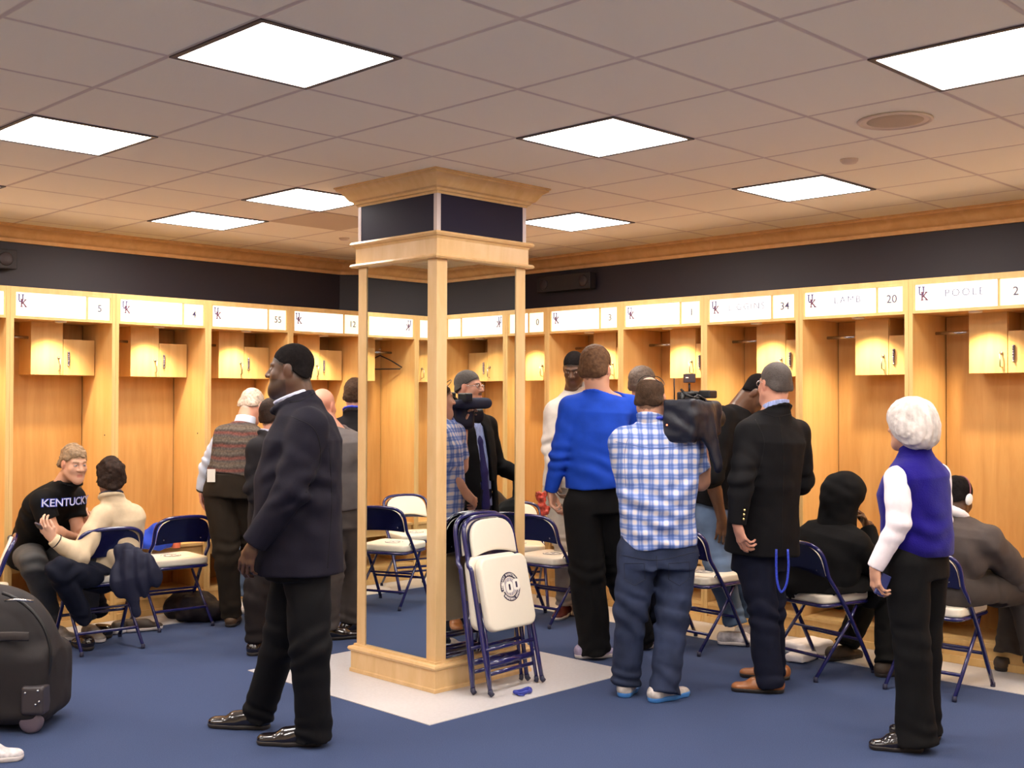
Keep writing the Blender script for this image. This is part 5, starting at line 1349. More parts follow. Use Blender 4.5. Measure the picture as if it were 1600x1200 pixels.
def vest_man():
    D = 8.22; root = person((-.06, 2.10, 0), 'white-haired man in a patterned brown sweater vest and olive trousers, leaning into the lockers')
    hd = Head(PT(394, 634, 8.42), frame(22, -28), .97)
    N = PT(380, 668, 8.32); SL = PT(347, 690, 8.24); SR = PT(410, 688, 8.36)
    EL = PT(326, 728, 8.30); WL = PT(316, 764, 8.34); ER = PT(425, 735, 8.45); WR = PT(415, 760, 8.60)
    F = SDF(.005); hd.skin(F, N, .060, .004); arm_skin(F, N, SL, EL, WL); arm_skin(F, N, SR, ER, WR)
    hand(F, WL+(WL-EL)*.05, -UP, HR_, HF, .45, 1.05); hand(F, WR, nrm(WR-ER), -UP, HF, .5)
    bd = (.02, .115, (.05, .07, .05)); skin_body(root, F, SKIN['pink'], hd, scalp=(.50, .42, .36), line=(-.005, .60))
    hd.hair('hair', mat('hair_thin_white', (.55, .44, .35, 1), .6, vary=(60, .3), bump=(170, .8, .003)), root, .006, .0, .60, rough=.003)
    S = SDF(.006); sleeve(S, SL, EL, WL, (.072, .064, .056, .044)); sleeve(S, SR, ER, WR, (.072, .064, .056, .044))
    S.rc(N-UP*.02, hd.p(0, -.03, -.10), .078, .070, .02); S.cut(hd.p(0, -.03, -.105), nrm(UP+hd.A[1]*.2), .12); S.cloth(.005, 9)
    S.build('shirt', cloth_mat('pale_blue_oxford', (196, 206, 226), .8), root)
    G = SDF(.007); a = PT(364, 748, 8.20)
    torso(G, a, N, heading(95), .205, .15, SL, SR, .072, .08)
    G.cut(SL-HR_*.055-UP*.02, -HR_+UP*.1, .12); G.cut(hd.p(0, -.03, -.128), nrm(UP+hd.A[1]*.3), .09); G.cloth(.005, 7)
    G.build('sweater_vest', stripes_mat('striped_brown_knit', [srgb(92, 80, 70), srgb(78, 72, 70), srgb(112, 66, 58), srgb(70, 62, 58), srgb(96, 88, 80)], .085), root)
    T = SDF(.007); T.loft(PT(362, 775, 8.2), PT(364, 738, 8.2), heading(92), [(0, .19, .15), (1, .18, .14)])
    AL = PZ(362, 8.22, .07); AR = PZ(412, 8.45, .07)
    trouser_leg(T, PT(345, 770, 8.2), PT(354, 865, 8.15), AL, (.120, .095, .080, .070)); trouser_leg(T, PT(382, 770, 8.25), PT(398, 865, 8.3), AR, (.118, .092, .078, .07))
    T.cloth(.006, 7); T.build('trousers', cloth_mat('olive_trousers', (40, 32, 24), .85), root)
    lb = mat('brown_suede', srgb(84, 62, 42), .6); shoe(root, PZ(362, 8.22, 0), -4, lb, M_SOLEK, .29, .05, floor=0); shoe(root, PZ(412, 8.45, 0), 10, lb, M_SOLEK, .29, .05, floor=ST)
    o = np.array(root['_o']); q = PT(330, 742, 8.06)-o
    MB().box(-.028, .028, -.004, .004, -.05, .04).xf(Matrix.Translation(Vector(q)) @ Matrix.Rotation(-.75, 4, 'Z')).build('pocket_paper', mat('paper', srgb(232, 226, 214), .8), root)
    b = MB(); d = nrm(WL-EL); u1 = nrm(np.cross(d, HF)); u2 = np.cross(d, u1)
    b.tube([tuple(WL+d*.012+(u1*math.cos(t)+u2*math.sin(t))*.034-o) for t in np.linspace(0, 2*PI, 16, endpoint=False)], .008, 6, closed=True, flat=(tuple(d), 1)); b.build('wristwatch', M_BLACKP, root)
def standing(label, D, head, hdeg, N, S2, hem, w, dpt, mat_top, legs, mat_leg, skin='fair', hair=None, hair_args={}, scalp=None, line=(-.006, .66), bald=None, arms=None, bodydeg=None, top='jacket', shoes=None, collar=None, pitch=0, hs=.97, dark=False, leg_r=(.115, .088, .075, .068), paint={}, hips=None, sr=.074, ends=None):
    """a standing figure: joints are (px, py, depth offset)"""
    q = lambda t: PT(t[0], t[1], D+t[2]); bd = hdeg if bodydeg is None else bodydeg
    root = person(PZ((legs[0][1][0]+legs[1][1][0])/2, D, 0), label)
    hd = Head(q(head), frame(hdeg, pitch), hs); N = q(N); SL, SR = q(S2[0]), q(S2[1])
    (EL, WL), (ER, WR) = [(q(a[0]), q(a[1])) for a in arms]
    F = SDF(.005); hd.skin(F, N, .058); arm_skin(F, N, SL, EL, WL); arm_skin(F, N, SR, ER, WR)
    fb = heading(bd); rb = np.cross(fb, UP)
    hand(F, WL, nrm(WL-EL), rb, fb, .5); hand(F, WR, nrm(WR-ER), -rb, fb, .5)
    skin_body(root, F, SKIN[skin], hd, dark, scalp=scalp, line=line, bald=bald, **paint)
    if hair: hd.hair('hair', hair, root, **hair_args)
    if collar:
        c = SDF(.005); c.rc(N-UP*.03, hd.p(0, -.03, -.10), .078, .069, .02); c.cut(hd.p(0, -.03, -.104), nrm(UP+hd.A[1]*.3), .12); c.build('shirt_collar', collar, root)
    G = SDF(.007); hem = q(hem); torso(G, hem, N, rb, w, dpt, SL, SR, sr, .074)
    sleeve(G, SL, EL, WL, (.076, .066, .058, .046)); sleeve(G, SR, ER, WR, (.076, .066, .058, .046))
    G.cut(hd.p(0, -.03, -.128), nrm(UP+hd.A[1]*.3), .09); neck_ring(G, N, hd, .070 if top != 'jacket' else .080, .009, -.025, -.140, .4)
    G.cloth(.007, 7); G.build({'jacket': 'jacket', 'sweat': 'sweatshirt', 'tee': 'shirt'}[top], mat_top, root)
    T = SDF(.007); hp = q(hips) if hips else hem; T.loft(hp-UP*.12, hp+UP*.10, rb, [(0, w*.80, dpt*.95), (1, w*.78, dpt*.9)])
    for i, (K, A) in enumerate(legs):
        sgn = -1 if i == 0 else 1; trouser_leg(T, hp-UP*.03+rb*sgn*.085, q(K), q(A), leg_r)
    T.cloth(.006, 7); T.build('trousers', mat_leg, root)
    if shoes:
        for i, (K, A) in enumerate(legs): 
            a = q(A); shoe(root, a, shoes[2][i], shoes[0], shoes[1], .29, .05, floor=ST if (a[1] > 2.46 or a[0] > 1.92) else 0.0)
    return root, hd, N
def others():
    # ankles: y in the photograph for a height of about 0.08 m
    ay = lambda D, dz=.08: 629+1801*(1.596-dz)/D
    standing('dark-haired man in a charcoal jacket standing behind the striding man in the suit', 7.35, (430, 650, .05), 48, (432, 684, 0), ((404, 704, -.05), (462, 704, .06)), (428, 838, 0), .205, .15,
             cloth_mat('charcoal_jacket', (30, 27, 31), .85), (((402, 930, -.05), (400, ay(7.3), -.05)), ((440, 925, .1), (440, ay(7.45), .1))), cloth_mat('dark_brown_trousers', (30, 24, 24), .85),
             'pink', M_HAIRD, dict(th=.006, drop=.004, slope=.62), (.03, .018, .012), arms=(((398, 762, -.10), (418, 815, -.05)), ((475, 765, .1), (465, 815, .15))), collar=M_SHIRTW, shoes=(M_LEATHK, M_SOLEK, (20, 40)), hs=.93)
    standing('bald man in a mid-grey suit standing behind the striding man, left of the column', 7.85, (505, 634, 0), 22, (520, 672, 0), ((482, 694, -.05), (558, 694, .08)), (530, 796, 0), .225, .16,
             M_GSUIT, (((518, 880, -.1), (514, ay(7.75), -.1)), ((552, 880, .12), (545, ay(7.95), .12))), cloth_mat('grey_suit_trousers', (84, 78, 76), .85),
             'pink', None, {}, None, arms=(((470, 750, -.1), (490, 800, .1)), ((580, 755, .08), (572, 812, .06))), collar=M_SHIRTW, shoes=(M_LEATHK, M_SOLEK, (70, 35)), hs=1.0, sr=.078)
    r, hd, N = standing('brown-haired man in a dark jacket with a blue lanyard, half hidden by the column', 8.35, (556, 617, 0), 6, (560, 652, 0), ((523, 672, 0), (598, 672, 0)), (562, 772, 0), .205, .145,
             cloth_mat('black_jacket', (26, 24, 28), .85), (((548, 868, 0), (550, ay(8.35), 0)), ((580, 868, .05), (582, ay(8.4), .05))), cloth_mat('black_jacket', (26, 24, 28), .85),
             'fair', M_HAIRB, dict(th=.010, drop=.0, slope=.64, rough=.003), (.09, .05, .03), arms=(((512, 725, 0), (520, 770, .1)), ((610, 725, 0), (605, 775, .1))), collar=M_SHIRTW, shoes=(M_LEATHK, M_SOLEK, (-10, 15)), hs=.95)
    L = SDF(.004); neck_ring(L, N, hd, .082, .008, -.028, -.118, .4, solid=False); L.build('lanyard', M_LANY, r)
    r, hd, N = standing('tall player in a light grey sweatsuit facing us, head bowed, behind the player in blue', 8.7, (897, 576, -.05), 198, (893, 622, 0), ((930, 644, .02), (868, 642, 0)), (886, 762, 0), .20, .14,
             M_MARL, (((905, 860, -.05), (903, ay(8.7), 0)), ((884, 860, -.05), (882, ay(8.62), -.05))), M_GREYL, 'dark', M_HAIRK, dict(th=.004, drop=.012, slope=.60, rough=.001), (.008, .007, .007), line=(.002, .60),
             arms=(((936, 700, -.05), (915, 745, -.2)), ((859, 698, -.02), (868, 752, -.14))), top='sweat', pitch=-22, hs=1.0, dark=True, shoes=(mat('dark_red_trainer', srgb(90, 30, 34), .5), M_SOLEW, (170, 200)), leg_r=(.105, .085, .075, .07), sr=.066,
             paint=dict(lips=(.10, .04, .035), brow=(.01, .008, .006)))
    r, hd, N = standing('man in a burgundy shirt and glasses, seen between the player in blue and the cameraman', 7.95, (1006, 600, 0), 62, (1002, 634, 0), ((984, 650, -.08), (1030, 652, .1)), (1005, 780, 0), .195, .14,
             cloth_mat('burgundy_polo', (132, 22, 46), .85), (((1000, 880, -.05), (1000, ay(7.9), -.05)), ((1022, 880, .05), (1022, ay(8.0), .05))), M_DARKD, 'pink', M_HAIRG2, dict(th=.008, drop=.006, slope=.62, rough=.002), (.18, .12, .09),
             arms=(((985, 715, .1), (1010, 735, .3)), ((1040, 715, .2), (1030, 735, .35))), top='tee', hs=.97, shoes=(M_LEATHK, M_SOLEK, (55, 65)), sr=.066)
    glasses(r, hd, M_BLACKP)
    # the bending player in black
    D = 7.75; root = person((2.02, -.66, 0), 'player in a black T-shirt and faded jeans bowing his head beside the blazer man')
    hd = Head(PT(1184, 614, 7.72), frame(112, -42), .98)
    N = PT(1152, 644, 7.76); SR = PT(1128, 654, 7.60); SL = PT(1182, 664, 7.95)
    ER = PT(1112, 745, 7.52); WR = PT(1128, 812, 7.56); EL = PT(1195, 745, 8.0); WL = PT(1180, 800, 7.95)
    F = SDF(.0045); hd.skin(F, N, .064); F.rc(hd.p(0, -.03, -.06), N, .062, .070, .03); arm_skin(F, N, SR, ER, WR, (.056, .050, .044, .032)); arm_skin(F, N, SL, EL, WL, (.056, .05, .044, .032))
    hand(F, WR, -UP, HF, HR_, .4, 1.05); hand(F, WL, -UP, -HF, HR_, .4)
    skin_body(root, F, SKIN['brown'], hd, True, scalp=(.008, .006, .006), line=(-.0, .6), brow=(.01, .008, .006))
    hd.hair('hair', M_HAIRK, root, .004, .006, .60, rough=.001)
    G = SDF(.007); torso(G, PT(1118, 788, 7.8), N, heading(205), .225, .150, SL, SR, .075, .085)
    m1 = ER+(WR-ER)*.10; G.rc(SR, ER, .082, .080, .04); G.rc(ER, m1, .080, .078, .02, end=True); G.rc(SL, EL, .08, .078, .04, end=True)
    G.cut(hd.p(0, -.04, -.118), nrm(hd.p(0, 0, 0)-N), .09); G.cloth(.008, 7); G.build('t_shirt', M_TEE, root)
    T = SDF(.007); H = PT(1118, 800, 7.8); T.loft(H-UP*.10, H+UP*.12, heading(205), [(0, .18, .145), (1, .17, .14)])
    trouser_leg(T, PT(1112, 808, 7.74), PT(1124, 890, 7.66), PT(1150, 975, 7.62), (.118, .094, .082, .072)); trouser_leg(T, PT(1132, 808, 7.88), PT(1160, 890, 7.84), PT(1176, 965, 7.80), (.115, .09, .08, .072))
    T.cloth(.006, 7); T.build('jeans', mat('faded_denim', srgb(92, 112, 142), .85, spec=.2, bump=(200, .4, .0015), vary=(5, .35)), root)
    shoe(root, PZ(1138, 7.62, 0), 100, M_TRAINER, M_SOLEW, .31, .053, floor=ST); shoe(root, PZ(1165, 7.84, 0), 95, M_TRAINER, M_SOLEW, .31, .053, floor=ST)
    # hooded person
    root = person((1.62, -1.56, 0), 'person in a black hooded top seated on a folding chair, hand to face')
    D = 6.9; hd = Head(PT(1322, 775, 6.94), frame(62, -12), .95)
    N = PT(1306, 818, 6.92); SL = PT(1270, 848, 6.94-.02); SR = PT(1344, 848, 6.92)
    SL = PT(1278, 846, 7.08); SR = PT(1338, 850, 6.78); EL = PT(1345, 900, 7.22); WL = PT(1366, 850, 7.26); ER = PT(1368, 888, 6.90); WR = PT(1356, 826, 7.02)
    F = SDF(.0045); hd.skin(F, N, .056); arm_skin(F, N, SL, EL, WL); arm_skin(F, N, SR, ER, WR); hand(F, WR, nrm(hd.p(0, .10, -.05)-WR+UP*.08), nrm(-HR_), HF, .55); hand(F, WL, UP, -HR_, -HF, .5)
    skin_body(root, F, SKIN['brown'], hd, True)
    G = SDF(.007); A = hd.A
    torso(G, PT(1272, 948, 6.90), N, heading(150), .225, .165, SL, SR, .085, .09); sleeve(G, SL, EL, WL, (.085, .074, .064, .046)); sleeve(G, SR, ER, WR, (.085, .074, .064, .046), elbow_amp=.006)
    G.el(PT(1268, 915, 6.90), (.20, .19, .13), None, .08); seat_cut(G, 1.64, -1.56, -102)
    G.cloth(.009, 7); G.build('hooded_top', M_HOOD, root)
    H = SDF(.006); H.el(hd.p(0, -.025, .024), (.124, .138, .122), A, .02); H.rc(hd.p(0, -.06, -.05), N-UP*.02, .100, .125, .06); H.el(hd.p(0, .105, -.02), (.078, .07, .10), A, .02, 's')
    H.cloth(.008, 10); H.fold(hd.p(0, -.06, 0), .2, nrm(A[1]+A[2]), 60, .006, 4); H.build('hood', M_HOOD, root)
    T = SDF(.007); Hc = PT(1276, 935, 6.90); T.loft(Hc-UP*.07, Hc+UP*.08, heading(150), [(0, .19, .17), (1, .18, .16)])
    trouser_leg(T, PT(1284, 930, 7.0), PT(1362, 920, 7.30), PT(1322, 1008, 7.16), (.112, .09, .08, .072)); trouser_leg(T, PT(1296, 930, 6.78), PT(1390, 922, 6.98), PT(1386, 1038, 6.74), (.112, .09, .078, .070))
    seat_cut(T, 1.64, -1.56, -102); T.cloth(.006, 7); T.build('trousers', M_HOODT, root)
    bs = mat('dark_brown_trainer', srgb(60, 48, 40), .6); shoe(root, PZ(1306, 7.16, 0), 60, bs, M_SOLEK, .29, .05, floor=ST); shoe(root, PZ(1384, 6.76, 0), 68, bs, M_SOLEK, .29, .05, floor=0)
    # person with headphones
    root = person((1.74, -2.25, 0), 'person in a grey jacket and white headphones seated at the right edge')
    hd = Head(PT(1496, 778, 6.55), frame(60, -20), .95)
    N = PT(1492, 816, 6.5); SL = PT(1482, 846, 6.66); SR = PT(1545, 846, 6.36); EL = PT(1580, 905, 6.86); WL = PT(1610, 880, 7.0); ER = PT(1592, 906, 6.52); WR = PT(1622, 900, 6.72)
    F = SDF(.0045); hd.skin(F, N, .056); arm_skin(F, N, SL, EL, WL); arm_skin(F, N, SR, ER, WR); hand(F, WR, nrm(WR-ER), -UP, HF, .5); hand(F, WL, nrm(WL-EL), -UP, HF, .5)
    skin_body(root, F, SKIN['dark'], hd, True, scalp=(.008, .006, .006), line=(-.002, .6)); hd.hair('hair', M_HAIRK, root, .006, .004, .60, rough=.0015)
    G = SDF(.007); torso(G, PT(1478, 925, 6.50), N, heading(150), .215, .165, SL, SR, .085, .085); sleeve(G, SL, EL, WL, (.085, .076, .07, .05)); sleeve(G, SR, ER, WR, (.088, .080, .072, .05))
    G.cloth(.009, 7); G.fold(PT(1530, 880, 6.3), .25, UP+HR_, 45, .010, 4); seat_cut(G, 1.74, -2.25, -89); G.build('jacket', M_GREYJ, root)
    H = SDF(.005); neck_ring(H, N, hd, .078, .026, -.03, -.105, .45, solid=False); H.cloth(.004, 14); H.build('white_hood', mat('white_fleece_lining', srgb(226, 220, 224), .9), root)
    T = SDF(.007); Hc = PT(1484, 925, 6.5); T.loft(Hc-UP*.07, Hc+UP*.08, heading(150), [(0, .18, .16), (1, .17, .15)])
    trouser_leg(T, PT(1492, 925, 6.62), PT(1590, 905, 6.95), PT(1575, 1020, 6.85), (.115, .095, .085, .074)); trouser_leg(T, PT(1500, 928, 6.38), PT(1600, 915, 6.62), PT(1622, 1035, 6.60), (.118, .098, .088, .076))
    seat_cut(T, 1.74, -2.25, -89); T.cloth(.007, 7); T.build('trousers', M_GREYJT, root)
    shoe(root, PZ(1570, 6.9, 0), 60, bs, M_SOLEK, .29, .05, floor=ST); shoe(root, PZ(1620, 6.62, 0), 60, bs, M_SOLEK, .29, .05, floor=0)
    hp = empty('headphones', tuple(hd.p(0, 0, 0)), 0, 'white over-ear headphones with a thin red band worn by the person in the grey jacket', 'headphones')
    o = hd.p(0, 0, 0)
    MB().tube([tuple(hd.p(.092*math.cos(a), -.012, .015+.118*math.sin(a))-o) for a in np.linspace(0, PI, 20)], .0045, 8).build('headband', mat('headband_dark_red', srgb(110, 50, 60), .4), hp)
    for q in (-1, 1):
        c = SDF(.003); c.el(hd.p(q*.092, -.010, -.006), (.013, .026, .034), hd.A); V = c
        e = V.build('ear_cup', M_WHITE, None); e.data.transform(Matrix.Translation(Vector(-o))); e.parent = hp
    # person seated in the locker behind the group, mostly hidden
    root = person((.42, 2.86, 0), 'person in pale jeans and white trainers seated deep in a locker, mostly hidden')
    hd = Head(PT(452, 716, 9.0), frame(175, -10), .95); q = lambda a, b, c: PT(a, b, c)
    N = q(450, 752, 9.1); SR = q(418, 772, 9.1); SL = q(484, 772, 9.15); ER = q(412, 820, 9.0); EL = q(490, 820, 9.0); WR = q(430, 835, 8.8); WL = q(470, 835, 8.8)
    F = SDF(.006); hd.skin(F, N, .056); arm_skin(F, N, SL, EL, WL); arm_skin(F, N, SR, ER, WR); hand(F, WR, nrm(WR-ER), -UP, HF, .5); hand(F, WL, nrm(WL-EL), -UP, HF, .5)
    skin_body(root, F, SKIN['fair'], hd, scalp=(.05, .03, .02)); hd.hair('hair', M_HAIRB, root, .008)
    G = SDF(.008); torso(G, q(450, 862, 9.2), N, heading(268), .19, .13, SL, SR); sleeve(G, SL, EL, WL); sleeve(G, SR, ER, WR); G.cloth(.006, 7); G.build('sweatshirt', M_SKYBLUE, root)
    T = SDF(.008); Hc = q(450, 850, 9.2); T.loft(Hc-UP*.07, Hc+UP*.08, heading(268), [(0, .17, .14), (1, .16, .13)])
    trouser_leg(T, q(434, 850, 9.15), q(392, 858, 8.82), q(382, 928, 8.86), (.10, .08, .07, .065)); trouser_leg(T, q(466, 850, 9.2), q(468, 858, 8.80), q(452, 930, 8.90), (.10, .08, .07, .065))
    T.cloth(.006, 7); T.build('jeans', mat('faded_denim', srgb(92, 112, 142), .85), root)
    shoe(root, PZ(384, 8.86, 0), 168, M_TRAINER, M_SOLEW, .29, .05, floor=ST, heel=.04); shoe(root, PZ(452, 8.9, 0), 175, M_TRAINER, M_SOLEW, .29, .05, floor=ST, heel=.04)
M_GREYL = cloth_mat('grey_marl_track_pants', (166, 160, 152), .9)
M_HAIRG2 = mat('hair_greying_brown', (.11, .075, .055, 1), .6, vary=(60, .35), bump=(190, .8, .003))
M_HOOD = cloth_mat('black_fleece', (9, 8, 10), .9); M_HOODT = cloth_mat('black_trousers', (11, 10, 11), .85)
M_GREYJ = cloth_mat('dark_grey_jacket', (74, 66, 64), .85); M_GREYJT = cloth_mat('dark_grey_trousers', (64, 58, 56), .85)
youth(); cream_man(); vest_man(); others()
# ------------------------------------------------------------------ the shoulder video camera
def video_camera():
    rear = PT(1062, 655, 6.18); f = heading(34); r_ = np.cross(f, UP); A = np.array([r_, f, UP])
    t = empty('video_camera', tuple(rear), 0, 'shoulder video camera under a navy rain cover with a small light on top', 'video camera'); t['_o'] = [float(v) for v in rear]
    o = rear
    C = SDF(.006); cc = rear+f*.20
    C.box(cc, (.075, .20, .098), A, .03, .02); C.box(rear+f*.05-UP*.035, (.088, .06, .075), A, .03, .04)
    C.rc(cc+r_*.075+UP*.05, cc+r_*.14-UP*.25, .045, .028, .05, (r_, .45)); C.rc(cc+r_*.07-f*.12+UP*.04, cc+r_*.13-UP*.25, .05, .025, .04, (r_, .4))
    C.box(rear+f*.02-UP*.01-r_*.01, (.086, .035, .118), A, .015, .02); C.cloth(.005, 11); C.fold(rear-f*.02, .16, UP+r_*.5, 60, .005, 3); C.fold(cc, .2, UP*.4+f, 60, .005, 3)
    C.build('rain_cover', mat('navy_nylon', srgb(18, 21, 36), .42, spec=.4, bump=(40, .4, .004)), t)
    lens = SDF(.005); lens.rc(rear+f*.34, rear+f*.42, .046, .040, .005); lens.rc(rear+f*.41, rear+f*.48, .052, .058, .005, end=True); lens.build('lens', M_BLACKP, t)
    mi = SDF(.005); mi.rc(rear+f*.16-r_*.09+UP*.075, rear+f*.46-r_*.09+UP*.082, .028, .030, .01); mi.rc(rear+f*.30-r_*.09+UP*.08, rear+f*.48-r_*.09+UP*.082, .036, .036, .02); mi.build('microphone', mat('foam_navy', srgb(36, 40, 62), .9), t)
    b = MB(); P = lambda x, y, z: tuple(r_*x+f*y+UP*z)
    b.tube([P(0, .02, .10), P(0, .05, .135), P(0, .22, .14), P(0, .30, .10)], .014, 8); b.build('handle', M_BLACKP, t)
    g = MB(); g.tube([P(-.03, .10, .10), P(-.05, .12, .13), P(.0, .15, .15), P(.03, .20, .12), P(.05, .10, .11), P(.02, .04, .13), P(-.02, .06, .16)], .007, 8); g.tube([P(.03, .08, .10), P(.06, .10, .13), P(.07, .16, .11), P(.06, .22, .05)], .006, 8)
    g.build('cable', M_BLACKP, t)
    MB().tube([P(-.06, .06, .09), P(-.062, .06, .22)], .0035, 6).build('antenna', M_BLACKP, t)
    vf = SDF(.004); vf.box(rear+f*.25+r_*.05+UP*.135, (.035, .05, .022), A, .008); vf.build('control_box', M_BLACKP, t)
    vf = SDF(.004); vf.box(rear+f*.30-r_*.10+UP*.12, (.05, .03, .03), A, .008); vf.build('viewfinder', M_BLACKP, t)
    st = MB().tube([P(.0, .12, .15), P(.0, .12, .195)], .006, 8).build('light_stem', M_DARKM, t)
    lg = MB().box(-.030, .030, -.025, .025, -.024, .024, .004).xf(Matrix.Translation(Vector(P(0, .12, .222))) @ Matrix.Rotation(-PI/4, 4, 'Z')).build('top_light', mat('lamp_housing', srgb(60, 44, 50), .4), t)
    MB().lathe([(0, 0), (.008, 0), (.008, .004), (0, .005)], 12).xf(Matrix.Translation(Vector(P(0, .092, .222)))).build('indicator', mat('amber_glow', (1, .6, .45, 1), .4, emit=((1, .55, .4, 1), 1.2)), lg)
    MB().lathe([(0, -.004), (.004, -.003), (.0045, 0), (.004, .003), (0, .004)], 10).xf(Matrix.Translation(Vector(np.array(PT(1042, 664, 6.08))-o))).build('tally_lamp', mat('red_led', (1, .1, .05, 1), .4, emit=((1, .12, .05, 1), 6)), t)
video_camera()

# ------------------------------------------------------------------ bags, clothes and small things
def blob(name, fn, material, label, cat, vox=.006):
    F = SDF(vox); fn(F); o = F.build(name, material, None); V = np.array([v.co[:] for v in o.data.vertices]); c = V.mean(0); c[2] = V[:, 2].min()
    o.data.transform(Matrix.Translation(Vector(-c))); o.location = tuple(c); return tag(o, label, cat)
def luggage():
    D = 5.50; f = HR_; n = HF; A = np.array([f, n, UP]); c0 = PT(-30, 1030, D+.22); base = np.array([c0[0], c0[1], 0.0])
    t = empty('wheeled_bag', tuple(base), 0, 'large black wheeled duffel bag cut off by the left edge', 'luggage'); t['_o'] = [float(v) for v in base]
    M_BAG = mat('black_ballistic_nylon', srgb(40, 36, 38), .7, spec=.3, bump=(500, .5, .001), vary=(12, .08))
    P = lambda x, y, z: base+f*x+n*y+UP*z
    B = SDF(.008); B.rc(P(-.35, -.02, .36), P(.06, -.02, .36), .335, None, .02, (n, .62)); B.box(P(-.10, 0, .22), (.50, .20, .185), A, .07, .05); B.cut(P(0, 0, .035), -UP)
    B.cut(P(.405, 0, 0), f); B.cloth(.006, 6); B.build('body', M_BAG, t)
    L = SDF(.008); L.rc(P(-.35, -.03, .41), P(.0, -.03, .40), .325, .30, .02, (n, .66)); L.cut(P(0, 0, .565), nrm(-UP-f*.25)); L.fold(P(.1, -.2, .60), .3, f, 22, .012, 1); L.cloth(.004, 6)
    L.build('top_flap', mat('grey_black_canvas', srgb(84, 78, 78), .8, bump=(400, .5, .001)), t)
    s = MB(); s.tube([tuple(P(x, -.215-.004, .455+.02*math.sin(x*6))-base) for x in np.linspace(-.40, .33, 12)], .022, 8, flat=(tuple(n), .25)); s.build('side_strap', mat('strap_webbing', srgb(52, 46, 46), .7), t)
    for x, z in ((.065, .47), (.075, .435)): MB().lathe([(0, -.006), (.008, -.004), (.009, 0)], 12, (0, 0, 0), 'y').xf(Matrix.Translation(Vector(P(x, -.245, z)-base))).build('buckle', M_GREYM, t)
    z = MB(); z.tube([tuple(P(.20, -.195, .64)-base), tuple(P(.26, -.195, .645)-base), tuple(P(.325, -.16, .632)-base)], .006, 8); z.build('zip_pull', M_GREYM, t)
    pi = MB(); pi.tube([tuple(P(.06+.345*math.cos(a), -.145, .36+.325*math.sin(a))-base) for a in np.linspace(-.9, 1.25, 24)], .009, 8); pi.build('piping', M_BLACKP, t)
    g = SDF(.005); g.box(P(.345, -.135, .165), (.058, .085, .070), A, .02); g.cut(P(.398, 0, 0), f); g.build('corner_guard', mat('guard_plastic', srgb(58, 52, 56), .45), t)
    for x, zz in ((.315, .205), (.375, .215), (.365, .15), (.382, .165)): MB().lathe([(0, -.004), (.006, -.003), (.007, 0)], 10, (0, 0, 0), 'y').xf(Matrix.Translation(Vector(P(x, -.222, zz)-base))).build('rivet', M_GREYM, t)
    W = MB().lathe([(.012, -.022), (.045, -.022), (.056, -.012), (.058, 0), (.056, .012), (.045, .022), (.012, .022)], 28, (0, 0, 0), 'y').xf(Matrix.Translation(Vector(P(.325, -.17, .058)-base)) @ Matrix.Rotation(math.atan2(HF[1], HF[0])-PI/2, 4, 'Z')).build('wheel', mat('wheel_grey', srgb(104, 92, 104), .4), t)
luggage()
def jacket_fn(F):
    p = PT(190, 846, 7.29)
    F.rc(PT(192, 866, 7.31), PT(197, 908, 7.25), .030, .070, .05, (HF, .38)); F.rc(PT(198, 866, 7.31), PT(228, 900, 7.27), .030, .065, .06, (HF, .38))
    F.rc(PT(200, 905, 7.26), PT(214, 956, 7.25), .090, .026, .06, (HF, .34)); F.rc(PT(188, 860, 7.33), PT(206, 858, 7.34), .026, .026, .04)
    F.rc(PT(216, 880, 7.28), PT(240, 900, 7.29), .07, .040, .06, (HF, .4))
    F.cloth(.006, 12); F.fold(PT(205, 900, 7.23), .3, HR_+UP*.25, 75, .011, 2)
blob('jacket', jacket_fn, cloth_mat('dark_navy_nylon', (30, 32, 52), .6), 'dark navy jacket hanging over the corner of the cream-pullover man\'s chair', 'jacket')
def garment_fn(F):
    zb = .512
    for px, D, r, h in ((232, 8.52, .10, .07), (247, 8.50, .10, .10), (258, 8.55, .09, .07), (240, 8.45, .09, .05), (226, 8.45, .07, .04)):
        F.el(PZ(px, D, zb+h*.8), (r, r*.9, h), None, .05)
    F.cut(np.array([0, 0, zb+.002]), -UP); F.cloth(.014, 13); F.fold(PZ(245, 8.5, .58), .2, HR_+UP, 60, .008, 3)
blob('garment', garment_fn, cloth_mat('royal_blue_cloth', (36, 66, 180), .8), 'crumpled royal blue garment on the locker bench at left', 'garment')
p = PZ(275, 8.55, .513); t = empty('drink_cup', (float(p[0]), float(p[1]), .513), 0, 'paper cup with a red straw on the locker bench, over the chair back', 'cup')
MB().lathe([(0, 0), (.030, 0), (.040, .115), (.0, .115)], 24).build('cup', mat('cup_orange', srgb(222, 120, 90), .5), t)
MB().lathe([(0, .117), (.044, .116), (.045, .126), (.038, .130), (.030, .132), (0, .131)], 24).build('lid', M_WHITE, t)
MB().tube([(.006, 0, .125), (.012, .004, .185)], .0035, 8).build('straw', mat('red_straw', srgb(222, 70, 40), .4), t)
def bag_fn(F):
    for px, D, r, h in ((285, 8.55, .14, .11), (310, 8.50, .16, .12), (330, 8.42, .12, .08), (300, 8.40, .12, .07)): F.el(PZ(px, D, h*.7), (r, r*.8, h), None, .05)
    F.cut(np.array([0, 0, ST+.001]), -UP); F.cloth(.014, 11)
blob('kit_bag', bag_fn, cloth_mat('black_bag_cloth', (30, 24, 30), .7), 'slumped black bag on the floor under the empty chair at left', 'bag')
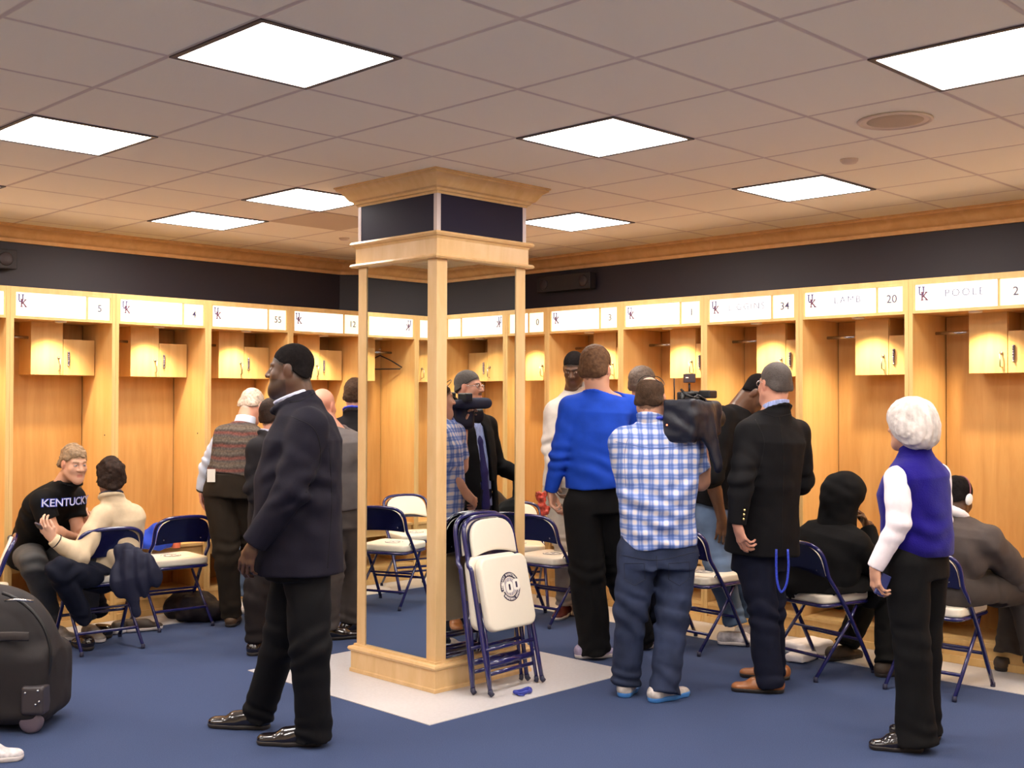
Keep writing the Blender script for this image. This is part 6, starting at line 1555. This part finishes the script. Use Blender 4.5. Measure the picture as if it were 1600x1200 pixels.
def towel_fn(F):
    for dx, dy, r, h in ((0, 0, .055, .05), (.05, .01, .05, .035), (-.02, .05, .05, .04), (.01, -.04, .04, .07)): F.el(np.array([.36+dx, 1.33+dy, h*.7]), (r, r*.8, h), None, .02)
    F.cut(np.array([0, 0, .001]), -UP); F.cloth(.012, 22)
blob('towel', towel_fn, mat('white_terry', srgb(228, 222, 226), .9), 'crumpled white towel on the carpet by the left foot of the column', 'towel', .005)
b = MB(); c = np.array([-.03, -.715, ST+.012]); pts = [(c[0]+.045*math.cos(a)*1.2+.01*math.sin(2*a), c[1]+.028*math.sin(a), c[2]+.004*math.sin(3*a)) for a in np.linspace(0, 2*PI, 26, endpoint=False)]
b.tube(pts, .0115, 8, closed=True, flat=((1, 1, .2), .35)); b.tube([(c[0]-.05, c[1]-.005, c[2]-.004), (c[0]-.062, c[1]-.03, c[2]-.004), (c[0]-.04, c[1]-.045, c[2]-.005)], .0095, 8, flat=((0, 0, 1), .4))
tag(b.build('wristband', mat('blue_rubber_band', srgb(48, 58, 150), .5)), 'blue looped strap lying on the grey tile in front of the folded chairs', 'strap')
def box_fn(F): F.box(PZ(1262, 7.35, .045), (.10, .14, .040), frame(57), .02); F.box(PZ(1252, 7.15, .028), (.06, .10, .024), frame(40), .015, .02); F.cut(np.array([0, 0, ST+.001]), -UP); F.cloth(.006, 14)
blob('towel', box_fn, mat('white_terry', srgb(228, 222, 226), .9), 'folded white towel on the tile under the hooded person\'s chair', 'towel')
def rib_fn(F):
    for i in range(6): F.rc(PZ(1088+i*4, 8.15, .515+.02*(i % 3)), PZ(1092+i*4, 8.12, .56+.03*((i*2) % 3)), .016, .010, .01)
    F.cloth(.010, 30)
blob('ribbon', rib_fn, mat('ribbon_mix', srgb(190, 176, 190), .6, vary=(45, .9)), 'crumpled white and dark ribbons on the bench right of the cameraman', 'ribbon', .004)
sh = person(PZ(-8, 5.12, 0), 'pale trainer whose toe just shows in the lower left corner'); sh.name = 'trainer'; sh['category'] = 'shoe'
shoe(sh, PZ(-45, 5.10, 0), 78, M_TRAINER, M_SOLEW, .29, .05, name='upper')
for k, (px, D, deg) in enumerate(((188, 7.95, 20), (210, 8.0, 60))):
    s_ = person(PZ(px, D, 0), ['dark shoe lying on its own under the cream-pullover man\'s chair', 'dark shoe on the tile right of the other one, under the hanging jacket'][k]); s_.name = 'loose_shoe'; s_['category'] = 'shoe'
    shoe(s_, PZ(px, D, 0), deg, mat('dark_brown_trainer', srgb(60, 48, 40), .6), M_SOLEW, .27, .045, name='upper', floor=ST)
clean_tmp()
